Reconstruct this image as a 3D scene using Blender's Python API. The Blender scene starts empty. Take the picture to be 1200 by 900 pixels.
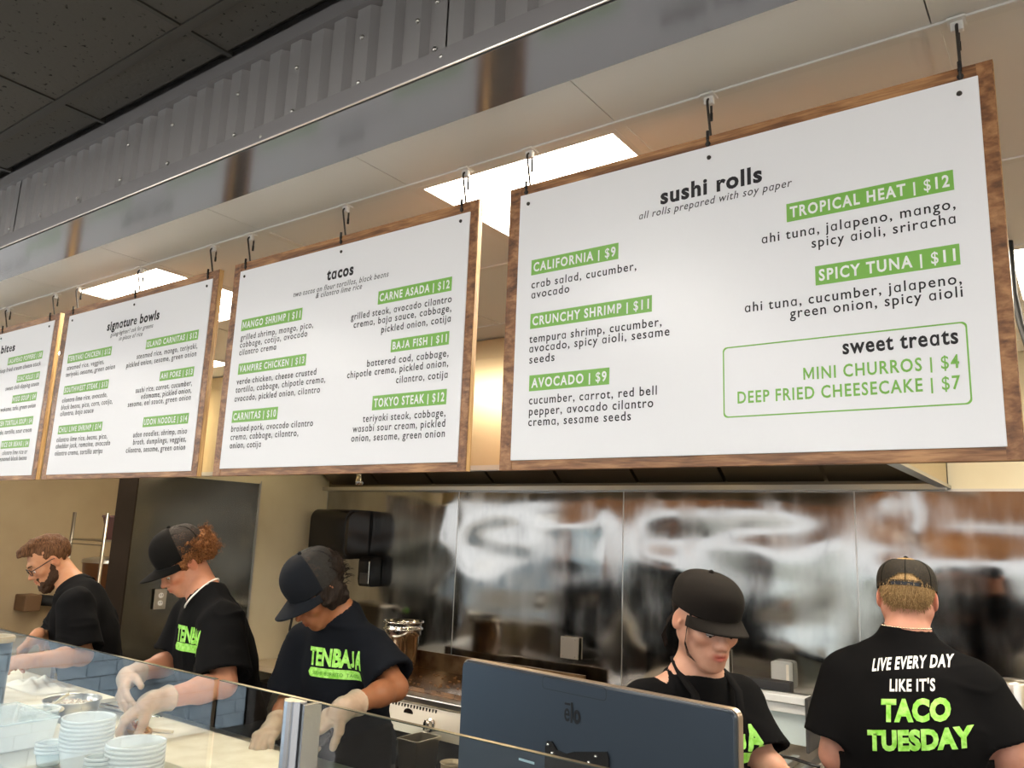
import bpy, bmesh, math, random, json
import numpy as np
from mathutils import Vector, Matrix, noise
from mathutils.bvhtree import BVHTree
R = math.radians
rng = random.Random(7)
SC = bpy.context.scene
COL = SC.collection
FLOOR = -1.62          # camera-relative floor height; everything is lifted by -FLOOR at the end

# ---------------------------------------------------------------- camera
FPX = 926.77
RX = Vector((0.8117031, 0.5828001, 0.0384973)).normalized()
FW = Vector((-0.5787155, 0.7936079, 0.1878159)).normalized()
UP = RX.cross(FW).normalized()
cam_d = bpy.data.cameras.new('camera'); cam = bpy.data.objects.new('camera', cam_d); COL.objects.link(cam)
cam_d.sensor_width = 36.0; cam_d.lens = FPX / 1200 * 36.0; cam_d.clip_start = 0.02; cam_d.clip_end = 200
cam.matrix_world = Matrix(((RX.x, UP.x, -FW.x, 0), (RX.y, UP.y, -FW.y, 0), (RX.z, UP.z, -FW.z, 0), (0, 0, 0, 1)))
SC.camera = cam

def ray(u, v):
    return RX * ((u - 600) / FPX) - UP * ((v - 450) / FPX) + FW
def at(u, v, Y):
    d = ray(u, v); return d * (Y / d.y)
def atz(u, v, z):
    d = ray(u, v); return d * (z / d.z)
def atx(u, v, x):
    d = ray(u, v); return d * (x / d.x)

# ---------------------------------------------------------------- world, light, exposure
SC.view_settings.view_transform = 'Standard'; SC.view_settings.look = 'None'
SC.view_settings.gamma = 1.0; SC.view_settings.use_curve_mapping = False
SC.view_settings.exposure = 0.27
W = bpy.data.worlds.new('world'); SC.world = W; W.use_nodes = True
wn = W.node_tree; wbg = wn.nodes['Background']
wbg.inputs[0].default_value = (0.93, 0.96, 1.0, 1); wbg.inputs[1].default_value = 1.7     # bright overcast sky

sun_d = bpy.data.lights.new('sun', 'SUN'); sun_d.energy = 9.0; sun_d.color = (1.0, .95, .86); sun_d.angle = R(1.5)
sun = bpy.data.objects.new('sun', sun_d); COL.objects.link(sun)          # low sun through the shop front, falls on the tiled divider
sun.rotation_euler = Vector((-.70, .70, -.255)).to_track_quat('-Z', 'Y').to_euler()
def area_light(name, loc, size, power, color, rot=(0, 0, 0), portal=False):
    d = bpy.data.lights.new(name, 'AREA'); d.shape = 'RECTANGLE'; d.size, d.size_y = size
    d.energy = power; d.color = color
    if portal: d.cycles.is_portal = True
    o = bpy.data.objects.new(name, d); COL.objects.link(o); o.location = loc; o.rotation_euler = rot
    return o
# sky portals in the shop front and in the side windows of the dining room
area_light('window_portal', (-5.4, -5.9, -0.15), (20.6, 2.3), 1, (1, 1, 1), (R(90), 0, 0), True)
area_light('window_portal', (4.9, -2.4, -0.15), (5.6, 2.3), 1, (1, 1, 1), (R(90), 0, R(90)), True)

# ---------------------------------------------------------------- materials
MATS = {}
def mat(name, col=(.5, .5, .5), rough=.5, metal=0.0, spec=.5, emit=None, es=0, alpha=1, sss=0, coat=0, trans=0, ior=1.45):
    if name in MATS: return MATS[name]
    m = bpy.data.materials.new(name); m.use_nodes = True
    b = m.node_tree.nodes['Principled BSDF']
    b.inputs['Base Color'].default_value = (*col, 1); b.inputs['Roughness'].default_value = rough
    b.inputs['Metallic'].default_value = metal; b.inputs['Specular IOR Level'].default_value = spec
    b.inputs['Alpha'].default_value = alpha; b.inputs['IOR'].default_value = ior
    if sss:
        b.inputs['Subsurface Weight'].default_value = sss; b.inputs['Subsurface Radius'].default_value = (.9, .35, .2)
        b.inputs['Subsurface Scale'].default_value = .01
    if coat: b.inputs['Coat Weight'].default_value = coat; b.inputs['Coat Roughness'].default_value = .15
    if trans: b.inputs['Transmission Weight'].default_value = trans
    if emit: b.inputs['Emission Color'].default_value = (*emit, 1); b.inputs['Emission Strength'].default_value = es
    MATS[name] = m; return m
def N(m, t, **kw):
    n = m.node_tree.nodes.new(t)
    for k, v in kw.items():
        if k in n.inputs: n.inputs[k].default_value = v
        else: setattr(n, k, v)
    return n
def link(m, a, ai, b, bi): m.node_tree.links.new(a.outputs[ai], b.inputs[bi])
def bsdf(m): return m.node_tree.nodes['Principled BSDF']
def coords(m, scale=(1, 1, 1), rot=(0, 0, 0), kind='Object'):
    tc = N(m, 'ShaderNodeTexCoord'); mp = N(m, 'ShaderNodeMapping'); link(m, tc, kind, mp, 'Vector')
    mp.inputs['Scale'].default_value = scale; mp.inputs['Rotation'].default_value = rot; return mp
def noisy(m, scale, c1, c2, p0=.35, p1=.65, detail=4, sc=(1, 1, 1), dist=0, bump=0, bdist=.01, rough=None):
    """colour ramp driven by noise in object space, with optional relief"""
    mp = coords(m, sc); n = N(m, 'ShaderNodeTexNoise', Scale=scale, Detail=detail, Distortion=dist); link(m, mp, 0, n, 'Vector')
    r = N(m, 'ShaderNodeValToRGB'); e = r.color_ramp.elements
    e[0].position = p0; e[1].position = p1; e[0].color = (*c1, 1); e[1].color = (*c2, 1)
    link(m, n, 0, r, 0); link(m, r, 0, bsdf(m), 'Base Color')
    if bump:
        b = N(m, 'ShaderNodeBump', Strength=bump, Distance=bdist); link(m, n, 0, b, 'Height'); link(m, b, 0, bsdf(m), 'Normal')
    if rough:
        q = N(m, 'ShaderNodeMapRange'); q.inputs['To Min'].default_value, q.inputs['To Max'].default_value = rough
        link(m, n, 0, q, 0); link(m, q, 0, bsdf(m), 'Roughness')
    return m
def bumpy(m, scale, strength, dist=.002, sc=(1, 1, 1), detail=3):
    mp = coords(m, sc); n = N(m, 'ShaderNodeTexNoise', Scale=scale, Detail=detail); link(m, mp, 0, n, 'Vector')
    b = N(m, 'ShaderNodeBump', Strength=strength, Distance=dist); link(m, n, 0, b, 'Height'); link(m, b, 0, bsdf(m), 'Normal'); return m

def wood_mat(name, a, b, c, sc, rough=.42):
    m = mat(name, a, rough, coat=.15)
    mp = coords(m, sc); n1 = N(m, 'ShaderNodeTexNoise', Scale=3.0, Detail=7, Distortion=1.2); link(m, mp, 0, n1, 'Vector')
    n2 = N(m, 'ShaderNodeTexNoise', Scale=16, Detail=5, Distortion=.4); link(m, mp, 0, n2, 'Vector')
    mx = N(m, 'ShaderNodeMath', operation='ADD'); link(m, n1, 0, mx, 0)
    h = N(m, 'ShaderNodeMath', operation='MULTIPLY'); h.inputs[1].default_value = .55; link(m, n2, 0, h, 0); link(m, h, 0, mx, 1)
    r = N(m, 'ShaderNodeValToRGB'); e = r.color_ramp.elements
    e[0].position = .52; e[0].color = (*a, 1); e[1].position = 1.0; e[1].color = (*c, 1)
    k = e.new(.76); k.color = (*b, 1)
    link(m, mx, 0, r, 0); link(m, r, 0, bsdf(m), 'Base Color')
    bp = N(m, 'ShaderNodeBump', Strength=.25, Distance=.002); link(m, mx, 0, bp, 'Height'); link(m, bp, 0, bsdf(m), 'Normal')
    return m
WOOD_H = wood_mat('stained_wood', (.10, .042, .018), (.27, .120, .046), (.50, .26, .11), (1.5, 4, 16))
WOOD_V = wood_mat('stained_wood_upright', (.09, .038, .016), (.25, .108, .042), (.46, .23, .095), (5, 4, 9))
PLY = wood_mat('plywood_edge', (.20, .10, .03), (.42, .24, .085), (.60, .38, .15), (2, 60, 2))
SHEET = mat('white_sheet', (.86, .86, .87), .28, spec=.5)
GREEN = mat('label_green', (.215, .49, .085), .4)
INK = mat('black_ink', (.014, .012, .014), .6)
GREY_INK = mat('grey_ink', (.045, .04, .045), .6)
WHITE_INK = mat('white_ink', (.88, .9, .86), .5)
LIME = noisy(mat('lime_print', (.32, .75, .08), .6), 60, (.22, .62, .05), (.45, .85, .2), bump=.2)
TEE = bumpy(mat('black_cotton', (.0045, .0045, .005), .95, spec=.12), 900, .3, .0005)
NAVY_TEE = bumpy(mat('washed_black_cotton', (.006, .0075, .011), .95, spec=.14), 900, .3, .0005)
CHROME = mat('chrome', (.78, .77, .74), .16, 1)
STEEL = mat('brushed_steel', (.60, .58, .54), .30, 1); bumpy(STEEL, 40, .06, .001, (1, 1, 12))
DARK_METAL = mat('dark_hook_metal', (.035, .028, .022), .5, 0)
BLACK_PLASTIC = mat('black_plastic', (.012, .011, .011), .22)
WHITE_PLASTIC = mat('white_plastic', (.82, .80, .76), .35)
RUBBER = mat('black_rubber', (.012, .012, .012), .6)

# ---------------------------------------------------------------- object helpers
WM = {}
def uniq(n): return n
def empty(name, loc=(0, 0, 0), rz=0.0):
    o = bpy.data.objects.new(name, None); COL.objects.link(o); o.location = loc; o.rotation_euler = (0, 0, rz)
    o.empty_display_size = .05
    WM[o.name] = Matrix.Translation(Vector(loc)) @ Matrix.Rotation(rz, 4, 'Z'); return o
def tag(o, label=None, cat=None, group=None, kind=None):
    if label: o['label'] = label
    if cat: o['category'] = cat
    if group: o['group'] = group
    if kind: o['kind'] = kind
    return o
def thing(name, label, cat, loc=(0, 0, 0), rz=0.0, group=None): return tag(empty(name, loc, rz), label, cat, group)
def dup(o, loc, rz=None, label=None):
    def cp(s, par):
        c = s.copy(); COL.objects.link(c)
        if par: c.parent = par
        for ch in s.children: cp(ch, c)
        return c
    c = cp(o, None); c.location = loc
    if rz is not None: c.rotation_euler = (0, 0, rz)
    if label: c['label'] = label
    return c

class MB:
    """collects faces, then links them as ONE mesh object"""
    def __init__(s): s.v = []; s.f = []; s.m = []; s.k = 0
    def add(s, vs, fs):
        n = len(s.v); s.v += [tuple(p) for p in vs]; s.f += [tuple(i + n for i in f) for f in fs]; s.m += [s.k] * len(fs); return s
    def box(s, a, b, M=None):
        x0, y0, z0 = a; x1, y1, z1 = b
        vs = [(x0,y0,z0),(x1,y0,z0),(x1,y1,z0),(x0,y1,z0),(x0,y0,z1),(x1,y0,z1),(x1,y1,z1),(x0,y1,z1)]
        if M: vs = [M @ Vector(p) for p in vs]
        return s.add(vs, [(0,3,2,1),(4,5,6,7),(0,1,5,4),(1,2,6,5),(2,3,7,6),(3,0,4,7)])
    def bbox(s, a, b, r=.004, M=None):
        """box with bevelled edges"""
        bm = bmesh.new(); bmesh.ops.create_cube(bm, size=1)
        for v in bm.verts: v.co = Vector([(a[i] + b[i]) / 2 + v.co[i] * (b[i] - a[i]) for i in range(3)])
        bmesh.ops.bevel(bm, geom=bm.edges[:], offset=r, segments=2, profile=.5, affect='EDGES')
        vs = [v.co.copy() for v in bm.verts]
        if M: vs = [M @ p for p in vs]
        bm.verts.index_update(); s.add(vs, [[v.index for v in f.verts] for f in bm.faces]); bm.free(); return s
    def tube(s, pts, r, seg=8, caps=True, rr=None):
        pts = [Vector(p) for p in pts]; n = len(pts); vs = []; fs = []
        t0 = (pts[1] - pts[0]).normalized(); a = t0.orthogonal().normalized()
        for i, p in enumerate(pts):
            t = (pts[min(i + 1, n - 1)] - pts[max(i - 1, 0)]).normalized()
            a = (a - t * a.dot(t)).normalized(); b = t.cross(a); q = (rr[i] if rr else r)
            for j in range(seg):
                g = 2 * math.pi * j / seg; vs.append(p + (a * math.cos(g) + b * math.sin(g)) * q)
        for i in range(n - 1):
            for j in range(seg):
                k = (j + 1) % seg; fs.append((i * seg + j, i * seg + k, (i + 1) * seg + k, (i + 1) * seg + j))
        if caps: fs.append(tuple(range(seg))[::-1]); fs.append(tuple((n - 1) * seg + j for j in range(seg)))
        return s.add(vs, fs)
    def lathe(s, prof, c=(0, 0, 0), seg=24, M=None, capb=True, capt=False):
        vs = []; fs = []; n = len(prof)
        for r, z in prof:
            for j in range(seg):
                g = 2 * math.pi * j / seg; vs.append(Vector((c[0] + r * math.cos(g), c[1] + r * math.sin(g), c[2] + z)))
        for i in range(n - 1):
            for j in range(seg):
                k = (j + 1) % seg; fs.append((i * seg + j, i * seg + k, (i + 1) * seg + k, (i + 1) * seg + j))
        if capb: fs.append(tuple(range(seg))[::-1])
        if capt: fs.append(tuple((n - 1) * seg + j for j in range(seg)))
        if M: vs = [M @ v for v in vs]
        return s.add(vs, fs)
    def ball(s, c, r, seg=12, rings=8, M=None):
        rx, ry, rz = (r if hasattr(r, '__len__') else (r, r, r)); vs = []; fs = []
        for i in range(rings + 1):
            th = math.pi * i / rings
            for j in range(seg):
                g = 2 * math.pi * j / seg; vs.append(Vector((rx * math.sin(th) * math.cos(g), ry * math.sin(th) * math.sin(g), rz * math.cos(th))))
        vs = [(M @ v if M else v) + Vector(c) for v in vs]
        for i in range(rings):
            for j in range(seg):
                k = (j + 1) % seg; fs.append((i * seg + j, (i + 1) * seg + j, (i + 1) * seg + k, i * seg + k))
        return s.add(vs, fs)
    def prism(s, poly, y0, y1):
        """polygon in XZ extruded along Y"""
        n = len(poly); vs = [(x, y0, z) for x, z in poly] + [(x, y1, z) for x, z in poly]
        fs = [tuple(range(n)), tuple(range(2 * n - 1, n - 1, -1))] + [(i, i + n, (i + 1) % n + n, (i + 1) % n) for i in range(n)]
        return s.add(vs, fs)
    def build(s, name, m, parent=None, smooth=False, origin=None, local=False):
        me = bpy.data.meshes.new(name); vs = [Vector(p) for p in s.v]
        o = bpy.data.objects.new(name, me); COL.objects.link(o)
        if parent is not None:
            o.parent = parent; M = WM[parent.name]
            if not local: Mi = M.inverted(); vs = [Mi @ p for p in vs]
            WM[o.name] = M
        else:
            if origin is None:
                lo = [min(p[i] for p in vs) for i in range(3)]; hi = [max(p[i] for p in vs) for i in range(3)]
                origin = ((lo[0] + hi[0]) / 2, (lo[1] + hi[1]) / 2, lo[2])
            O = Vector(origin); vs = [p - O for p in vs]; o.location = O; WM[o.name] = Matrix.Translation(O)
        me.from_pydata([tuple(p) for p in vs], [], s.f)
        for x in (m if isinstance(m, (list, tuple)) else [m]): me.materials.append(x)
        if isinstance(m, (list, tuple)): me.polygons.foreach_set('material_index', s.m)
        if smooth: me.polygons.foreach_set('use_smooth', [True] * len(me.polygons))
        me.update(); return o
def struct(name, mb, m, **k): return tag(mb.build(name, m, **k), kind='structure')
def smooth_by_angle(o, ang=35):
    me = o.data; bm = bmesh.new(); bm.from_mesh(me)
    bmesh.ops.recalc_face_normals(bm, faces=bm.faces[:])
    for f in bm.faces: f.smooth = True
    for e in bm.edges:
        if len(e.link_faces) == 2 and e.calc_face_angle(0) > R(ang): e.smooth = False
    bm.to_mesh(me); bm.free(); return o

# ---------------------------------------------------------------- lettering
_g = {}
def _raw(txt, off):
    c = bpy.data.curves.new('t', 'FONT'); c.body = txt; c.offset = off; c.resolution_u = 3
    o = bpy.data.objects.new('t', c); COL.objects.link(o)
    bpy.context.view_layer.update()
    me = bpy.data.meshes.new_from_object(o.evaluated_get(bpy.context.evaluated_depsgraph_get()))
    vs = [(v.co.x, v.co.y) for v in me.vertices]; fs = [tuple(p.vertices) for p in me.polygons]
    bpy.data.objects.remove(o); bpy.data.curves.remove(c); bpy.data.meshes.remove(me); return vs, fs
def glyph(ch, off):
    k = (ch, off)
    if k in _g: return _g[k]
    bar = _raw('||', 0)[0]; w0 = max(p[0] for p in bar) - min(p[0] for p in bar)
    s3 = _raw('|' + ch + '|', 0)[0]; adv = max(p[0] for p in s3) - min(p[0] for p in s3) - w0
    if ch == ' ': _g[k] = ([], [], .26); return _g[k]
    src = ch; sc = 1.0
    if ch == 'a': src = '\u0251'; sc = .83
    o2 = off * {'$': .35, 'e': 1 if off < .034 else .35, 'M': 0, 'W': .5, 'N': .8}.get(ch, 1)
    vs, fs = _raw(src, o2)
    if ch == 'a':
        x0 = min(p[0] for p in vs); x1 = max(p[0] for p in vs); vs = [((x - x0) * sc + .045, y * sc) for x, y in vs]; adv = (x1 - x0) * sc + .11
    if ch == 'J':
        q_ = .095 + off * 1.6; n_ = 10; A_ = [(.21 + .20 * math.cos(R(200 + 160 * i / n_)), .20 + .20 * math.sin(R(200 + 160 * i / n_))) for i in range(n_ + 1)] + [(.41, .7)]
        B_ = [(.21 + (.20 - q_) * math.cos(R(200 + 160 * i / n_)), .20 + (.20 - q_) * math.sin(R(200 + 160 * i / n_))) for i in range(n_ + 1)] + [(.41 - q_, .7)]
        vs = A_ + B_; n_ += 2; fs = [(i, i + 1, n_ + i + 1, n_ + i) for i in range(n_ - 1)]; adv = .50
    if ch == 'M' and off > .01:
        q_ = .095 + off * 1.6; x9 = .76; vs = [(0, 0), (q_, 0), (q_, .46), (.35, .06), (.41, .06), (x9 - q_, .46), (x9 - q_, 0), (x9, 0), (x9, .7), (x9 - q_ * 1.05, .7), (.38, .26), (q_ * 1.05, .7), (0, .7)]
        vs = [(x + .06, y) for x, y in vs]; fs = [(0, 1, 2, 12), (2, 3, 10, 11), (3, 4, 10), (4, 5, 9, 10), (5, 6, 7, 8), (5, 8, 9), (2, 11, 12)]; adv = .88
    if ch == '|': vs = [(x, y * .86 + .06) for x, y in vs]
    _g[k] = (vs, fs, adv); return _g[k]
def layout(txt, bold=0.0, space=.06, shear=0.0):
    V = []; F = []; x = 0
    for ch in txt:
        vs, fs, adv = glyph(ch, bold); n = len(V)
        V += [(x + p[0] + shear * p[1], p[1]) for p in vs]; F += [tuple(i + n for i in f) for f in fs]; x += adv + space
    return V, F
def put_text(mb, txt, x0, x1, zb, size, y, bold=0.0, space=.06, shear=0.0):
    V, F = layout(txt, bold, space, shear); a = min(p[0] for p in V); b = max(p[0] for p in V); k = (x1 - x0) / (b - a)
    n = len(mb.v); mb.add([(x0 + (p[0] - a) * k, y, zb + p[1] * size) for p in V], F)
BOARDS_TXT = {
 'b4': ([
   ('CALIFORNIA | $9', -0.964, -0.7464, 0.5687, 0.6039),
   ('CRUNCHY SHRIMP | $11', -0.9618, -0.6698, 0.4453, 0.4793),
   ('AVOCADO | $9', -0.959, -0.763, 0.3062, 0.3409),
   ('TROPICAL HEAT | $12', -0.4025, -0.1349, 0.5767, 0.6116),
   ('SPICY TUNA | $11', -0.356, -0.1335, 0.4496, 0.4845),
  ], [
   ('crab salad, cucumber,', 'd', -0.9621, -0.7046, 0.538),
   ('avocado', 'd', -0.9612, -0.8631, 0.5147),
   ('tempura shrimp, cucumber,', 'd', -0.9627, -0.6487, 0.4138),
   ('avocado, spicy aioli, sesame', 'd', -0.9618, -0.6319, 0.3924),
   ('seeds', 'd', -0.9608, -0.8957, 0.3678),
   ('cucumber, carrot, red bell', 'd', -0.958, -0.6581, 0.2776),
   ('pepper, avocado cilantro', 'd', -0.957, -0.6656, 0.2536),
   ('crema, sesame seeds', 'd', -0.9579, -0.7134, 0.2306),
   ('sushi rolls', 'h', -0.6519, -0.4456, 0.6677),
   ('all rolls prepared with soy paper', 'i', -0.6993, -0.3912, 0.6445),
   ('ahi tuna, jalapeno, mango,', 'd', -0.4487, -0.1348, 0.5446),
   ('spicy aioli, sriracha', 'd', -0.3605, -0.1362, 0.5198),
   ('ahi tuna, cucumber, jalapeno,', 'd', -0.4826, -0.1336, 0.4181),
   ('green onion, spicy aioli', 'd', -0.4018, -0.1334, 0.3964),
   ('sweet treats', 'b', -0.3159, -0.1439, 0.3223),
   ('MINI CHURROS | $4', 'g', -0.3817, -0.145, 0.2832),
   ('DEEP FRIED CHEESECAKE | $7', 'g', -0.4989, -0.145, 0.2498),
  ]),
 'tacos': ([
   ('MANGO SHRIMP | $11', -2.0158, -1.7405, 0.568, 0.6032),
   ('VAMPIRE CHICKEN | $13', -2.0089, -1.7062, 0.4343, 0.4675),
   ('CARNITAS | $10', -2.0142, -1.8068, 0.2912, 0.3264),
   ('CARNE ASADA | $12', -1.4424, -1.1953, 0.5692, 0.6046),
   ('BAJA FISH | $11', -1.3843, -1.1946, 0.4369, 0.4696),
   ('TOKYO STEAK | $12', -1.4358, -1.1925, 0.2933, 0.3299),
  ], [
   ('tacos', 'h', -1.6491, -1.5435, 0.6683),
   ('two tacos on flour tortillas, black beans', 'i', -1.7852, -1.4105, 0.6402),
   ('& cilantro lime rice', 'i', -1.6882, -1.5062, 0.6224),
   ('grilled shrimp, mango, pico,', 'd', -2.0133, -1.6885, 0.5393),
   ('cabbage, cotija, avocado', 'd', -2.0127, -1.7098, 0.5169),
   ('cilantro crema', 'd', -2.0121, -1.8418, 0.4935),
   ('verde chicken, cheese crusted', 'd', -2.0103, -1.6589, 0.4047),
   ('tortilla, cabbage, chipotle crema,', 'd', -2.0109, -1.6194, 0.3804),
   ('avocado, pickled onion, cilantro', 'd', -2.0115, -1.6376, 0.3541),
   ('braised pork, avocado cilantro', 'd', -2.0122, -1.6538, 0.2648),
   ('crema, cabbage, cilantro,', 'd', -2.0114, -1.7099, 0.2407),
   ('onion, cotija', 'd', -2.0106, -1.867, 0.2161),
   ('grilled steak, avocado cilantro', 'd', -1.5387, -1.1927, 0.5405),
   ('crema, baja sauce, cabbage,', 'd', -1.5262, -1.192, 0.5177),
   ('pickled onion, cotija', 'd', -1.4222, -1.1925, 0.4923),
   ('battered cod, cabbage,', 'd', -1.4652, -1.1929, 0.4079),
   ('chipotle crema, pickled onion,', 'd', -1.5358, -1.1922, 0.3839),
   ('cilantro, cotija', 'd', -1.3586, -1.1925, 0.3564),
   ('teriyaki steak, cabbage,', 'd', -1.4652, -1.1924, 0.2654),
   ('wasabi sour cream, pickled', 'd', -1.4996, -1.1917, 0.2411),
   ('onion, sesame, green onion', 'd', -1.502, -1.191, 0.2171),
  ]),
 'bowls': ([
   ('TERIYAKI CHICKEN | $12', -3.0864, -2.7687, 0.5722, 0.6051),
   ('SOUTHWEST STEAK | $13', -3.0809, -2.759, 0.452, 0.4843),
   ('CHILI LIME SHRIMP | $14', -3.0796, -2.7625, 0.3023, 0.3343),
   ('ISLAND CARNITAS | $12', -2.5417, -2.2388, 0.5686, 0.6012),
   ('AHI POKE | $13', -2.4312, -2.2396, 0.4502, 0.4821),
   ('UDON NOODLE | $14', -2.4979, -2.2395, 0.3013, 0.3344),
  ], [
   ('signature bowls', 'h', -2.8208, -2.4809, 0.668),
   ('going lighter? ask for greens', 'i', -2.79, -2.5124, 0.642),
   ('in place of rice', 'i', -2.7265, -2.5736, 0.6203),
   ('steamed rice, veggies,', 'd', -3.0816, -2.8099, 0.5454),
   ('teriyaki, sesame, green onion', 'd', -3.0823, -2.7288, 0.5197),
   ('cilantro lime rice, avocado,', 'd', -3.0817, -2.7555, 0.4214),
   ('black beans, pico, corn, cotija,', 'd', -3.0815, -2.7132, 0.3946),
   ('cilantro, baja sauce', 'd', -3.0807, -2.8375, 0.3708),
   ('cilantro lime rice, beans, pico,', 'd', -3.0801, -2.7169, 0.2733),
   ('cheddar jack, romaine, avocado', 'd', -3.0784, -2.6918, 0.2495),
   ('cilantro crema, tortilla strips', 'd', -3.0784, -2.7362, 0.2232),
   ('steamed rice, mango, teriyaki,', 'd', -2.5907, -2.2355, 0.5399),
   ('pickled onion, sesame, green onion', 'd', -2.6514, -2.2363, 0.515),
   ('sushi rice, carrot, cucumber,', 'd', -2.5689, -2.2413, 0.4212),
   ('edamame, pickled onion,', 'd', -2.5303, -2.2397, 0.3979),
   ('sesame, eel sauce, green onion', 'd', -2.6082, -2.2395, 0.3756),
   ('udon noodles, shrimp, miso', 'd', -2.5492, -2.2385, 0.27),
   ('broth, dumplings, veggies,', 'd', -2.5434, -2.2377, 0.2452),
   ('cilantro, sesame, green onion', 'd', -2.5819, -2.2382, 0.2198),
  ]),
 'bites': ([
   ('JALAPENO POPPERS | $8', -3.6127, -3.305, 0.6144, 0.6466),
   ('GUAC ROLLS | $8', -3.5, -3.3031, 0.5314, 0.5624),
   ('MISO SOUP | $4', -3.5132, -3.302, 0.4466, 0.4798),
   ('CHICKEN TORTILLA SOUP | $4', -3.6663, -3.3016, 0.3512, 0.3841),
   ('RICE OR BEANS | $4', -3.549, -3.3027, 0.2633, 0.2949),
  ], [
   ('(fresh) bites', 'h', -3.9065, -3.5663, 0.6745),
   ('deep fried cream cheese stack', 'd', -3.6786, -3.3071, 0.5867),
   ('sweet chili dipping sauce', 'd', -3.5916, -3.2973, 0.5052),
   ('wakame, tofu, green onion', 'd', -3.6078, -3.2966, 0.418),
   ('avocado, tortilla, sour cream', 'd', -3.6503, -3.2981, 0.3224),
   ('cilantro lime rice or', 'd', -3.5257, -3.3065, 0.2377),
   ('seasoned black beans', 'd', -3.5538, -3.3049, 0.2135),
  ]),
}
# ================================================================ THE SETTING
CZ = 0.881                                   # kitchen ceiling height above the camera
PAINT = noisy(mat('cream_paint', (.78, .70, .50), .55), 3, (.76, .67, .47), (.82, .74, .54), bump=.03)
BEIGE = noisy(mat('beige_paint', (.46, .36, .22), .7), 2, (.44, .34, .21), (.50, .40, .25))
TILE_K = mat('vinyl_ceiling_tile', (.80, .775, .72), .30, spec=.6); bumpy(TILE_K, 6, .04, .01)
BAR_K = mat('ceiling_bar_cream', (.78, .75, .69), .35)
TILE_D = noisy(mat('black_ceiling_tile', (.03, .03, .028), .9), 70, (.008, .008, .007), (.105, .098, .086), .28, .36, 3, bump=.3, bdist=.003)
BAR_D = mat('ceiling_bar_black', (.045, .042, .036), .45)
FASC = mat('galvanised_sheet', (.40, .385, .38), .42, .5); bumpy(FASC, 5, .08, .01, (1, 1, .3))
TRIM_G = mat('grey_metal_trim', (.34, .325, .325), .42, .45)
SOFF = mat('gloss_grey_soffit', (.30, .30, .31), .16, .75)
FLOORM = noisy(mat('quarry_tile', (.10, .05, .035), .5), 8, (.09, .045, .03), (.13, .06, .045))
DFLOOR = noisy(mat('sealed_concrete', (.05, .047, .043), .5), 2, (.04, .037, .033), (.06, .056, .05))
DARKWALL = noisy(mat('dark_brown_paint', (.018, .012, .008), .9, spec=.1), 3, (.015, .010, .006), (.022, .015, .010))
DWALL = noisy(mat('dining_wall_paint', (.5, .48, .45), .7), 3, (.48, .46, .43), (.53, .51, .48))
# warped stainless cladding
CLAD = mat('stainless_cladding', (.50, .49, .465), .17, 1)
def _clad(m, along='x'):
    mp = coords(m, (1, 1, 1)); n = N(m, 'ShaderNodeTexNoise', Scale=1.6, Detail=2, Distortion=.8); link(m, mp, 0, n, 'Vector')
    mp2 = coords(m, (5, 5, 1.6)); n2 = N(m, 'ShaderNodeTexNoise', Scale=1.6, Detail=5); link(m, mp2, 0, n2, 'Vector')
    q = N(m, 'ShaderNodeMapRange'); q.inputs['From Min'].default_value = .35; q.inputs['From Max'].default_value = .75
    q.inputs['To Min'].default_value = .08; q.inputs['To Max'].default_value = .21; link(m, n2, 0, q, 0); link(m, q, 0, bsdf(m), 'Roughness')
    r = N(m, 'ShaderNodeValToRGB'); r.color_ramp.elements[0].position = .3; r.color_ramp.elements[0].color = (.34, .33, .31, 1)
    r.color_ramp.elements[1].position = .7; r.color_ramp.elements[1].color = (.50, .485, .455, 1); link(m, n2, 0, r, 0); link(m, r, 0, bsdf(m), 'Base Color')
_clad(CLAD)
CLAD_D = mat('dark_stainless', (.19, .18, .15), .25, 1); bumpy(CLAD_D, 2.2, .12, .02)

mb = MB(); mb.box((-7.2, 0.9, FLOOR - .05), (3.2, 4.3, FLOOR)); struct('floor', mb, FLOORM)
mb = MB(); mb.box((-6.0, -6.2, FLOOR - .05), (5.2, .9, FLOOR)); struct('floor', mb, DFLOOR)

# --- kitchen ceiling: grid of cream vinyl tiles
TX0, TS = -0.152, 0.6096
ceil = struct('ceiling', MB().box((-7.2, 1.19, CZ + .03), (3.2, 4.3, CZ + .06)), BAR_K)
LIGHTS = [(-3, 0), (1, 0), (4, 0), (-1, 2), (-5, 1), (7, 0), (6, 1), (0, 1), (8, 2), (-4, 3)]                 # column (0 = the cell left of TX0) and row of each light panel; some unseen ones added as kitchen fill
xe = [TX0 - TS * k for k in range(-6, 12)]                # bar centre lines
ye = [1.19, 1.394, 2.0036, 2.613, 3.2228, 3.83, 4.06]
bw = .012
tm = {}
for k in range(-5, 11):
    xa, xb = TX0 - TS * (k + 1) + bw, TX0 - TS * k - bw
    for j in range(len(ye) - 1):
        if (k, j - 1) in LIGHTS: continue
        ya, yb = ye[j] + (bw if j else 0), ye[j + 1] - bw
        if xb < -.45 and xa > -4.6 and ya > 2.79: continue
        if j == 0: xa -= bw - .0012; xb += bw - .0012; yb += .004
        MB().box((xa, ya, CZ + .003), (xb, yb, CZ + .028)).build('ceiling_tile', TILE_K, ceil)
for x in xe:
    MB().box((x - bw, 1.394, CZ), (x + bw, 4.06, CZ + .03)).build('grid_bar', BAR_K, ceil)
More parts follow.
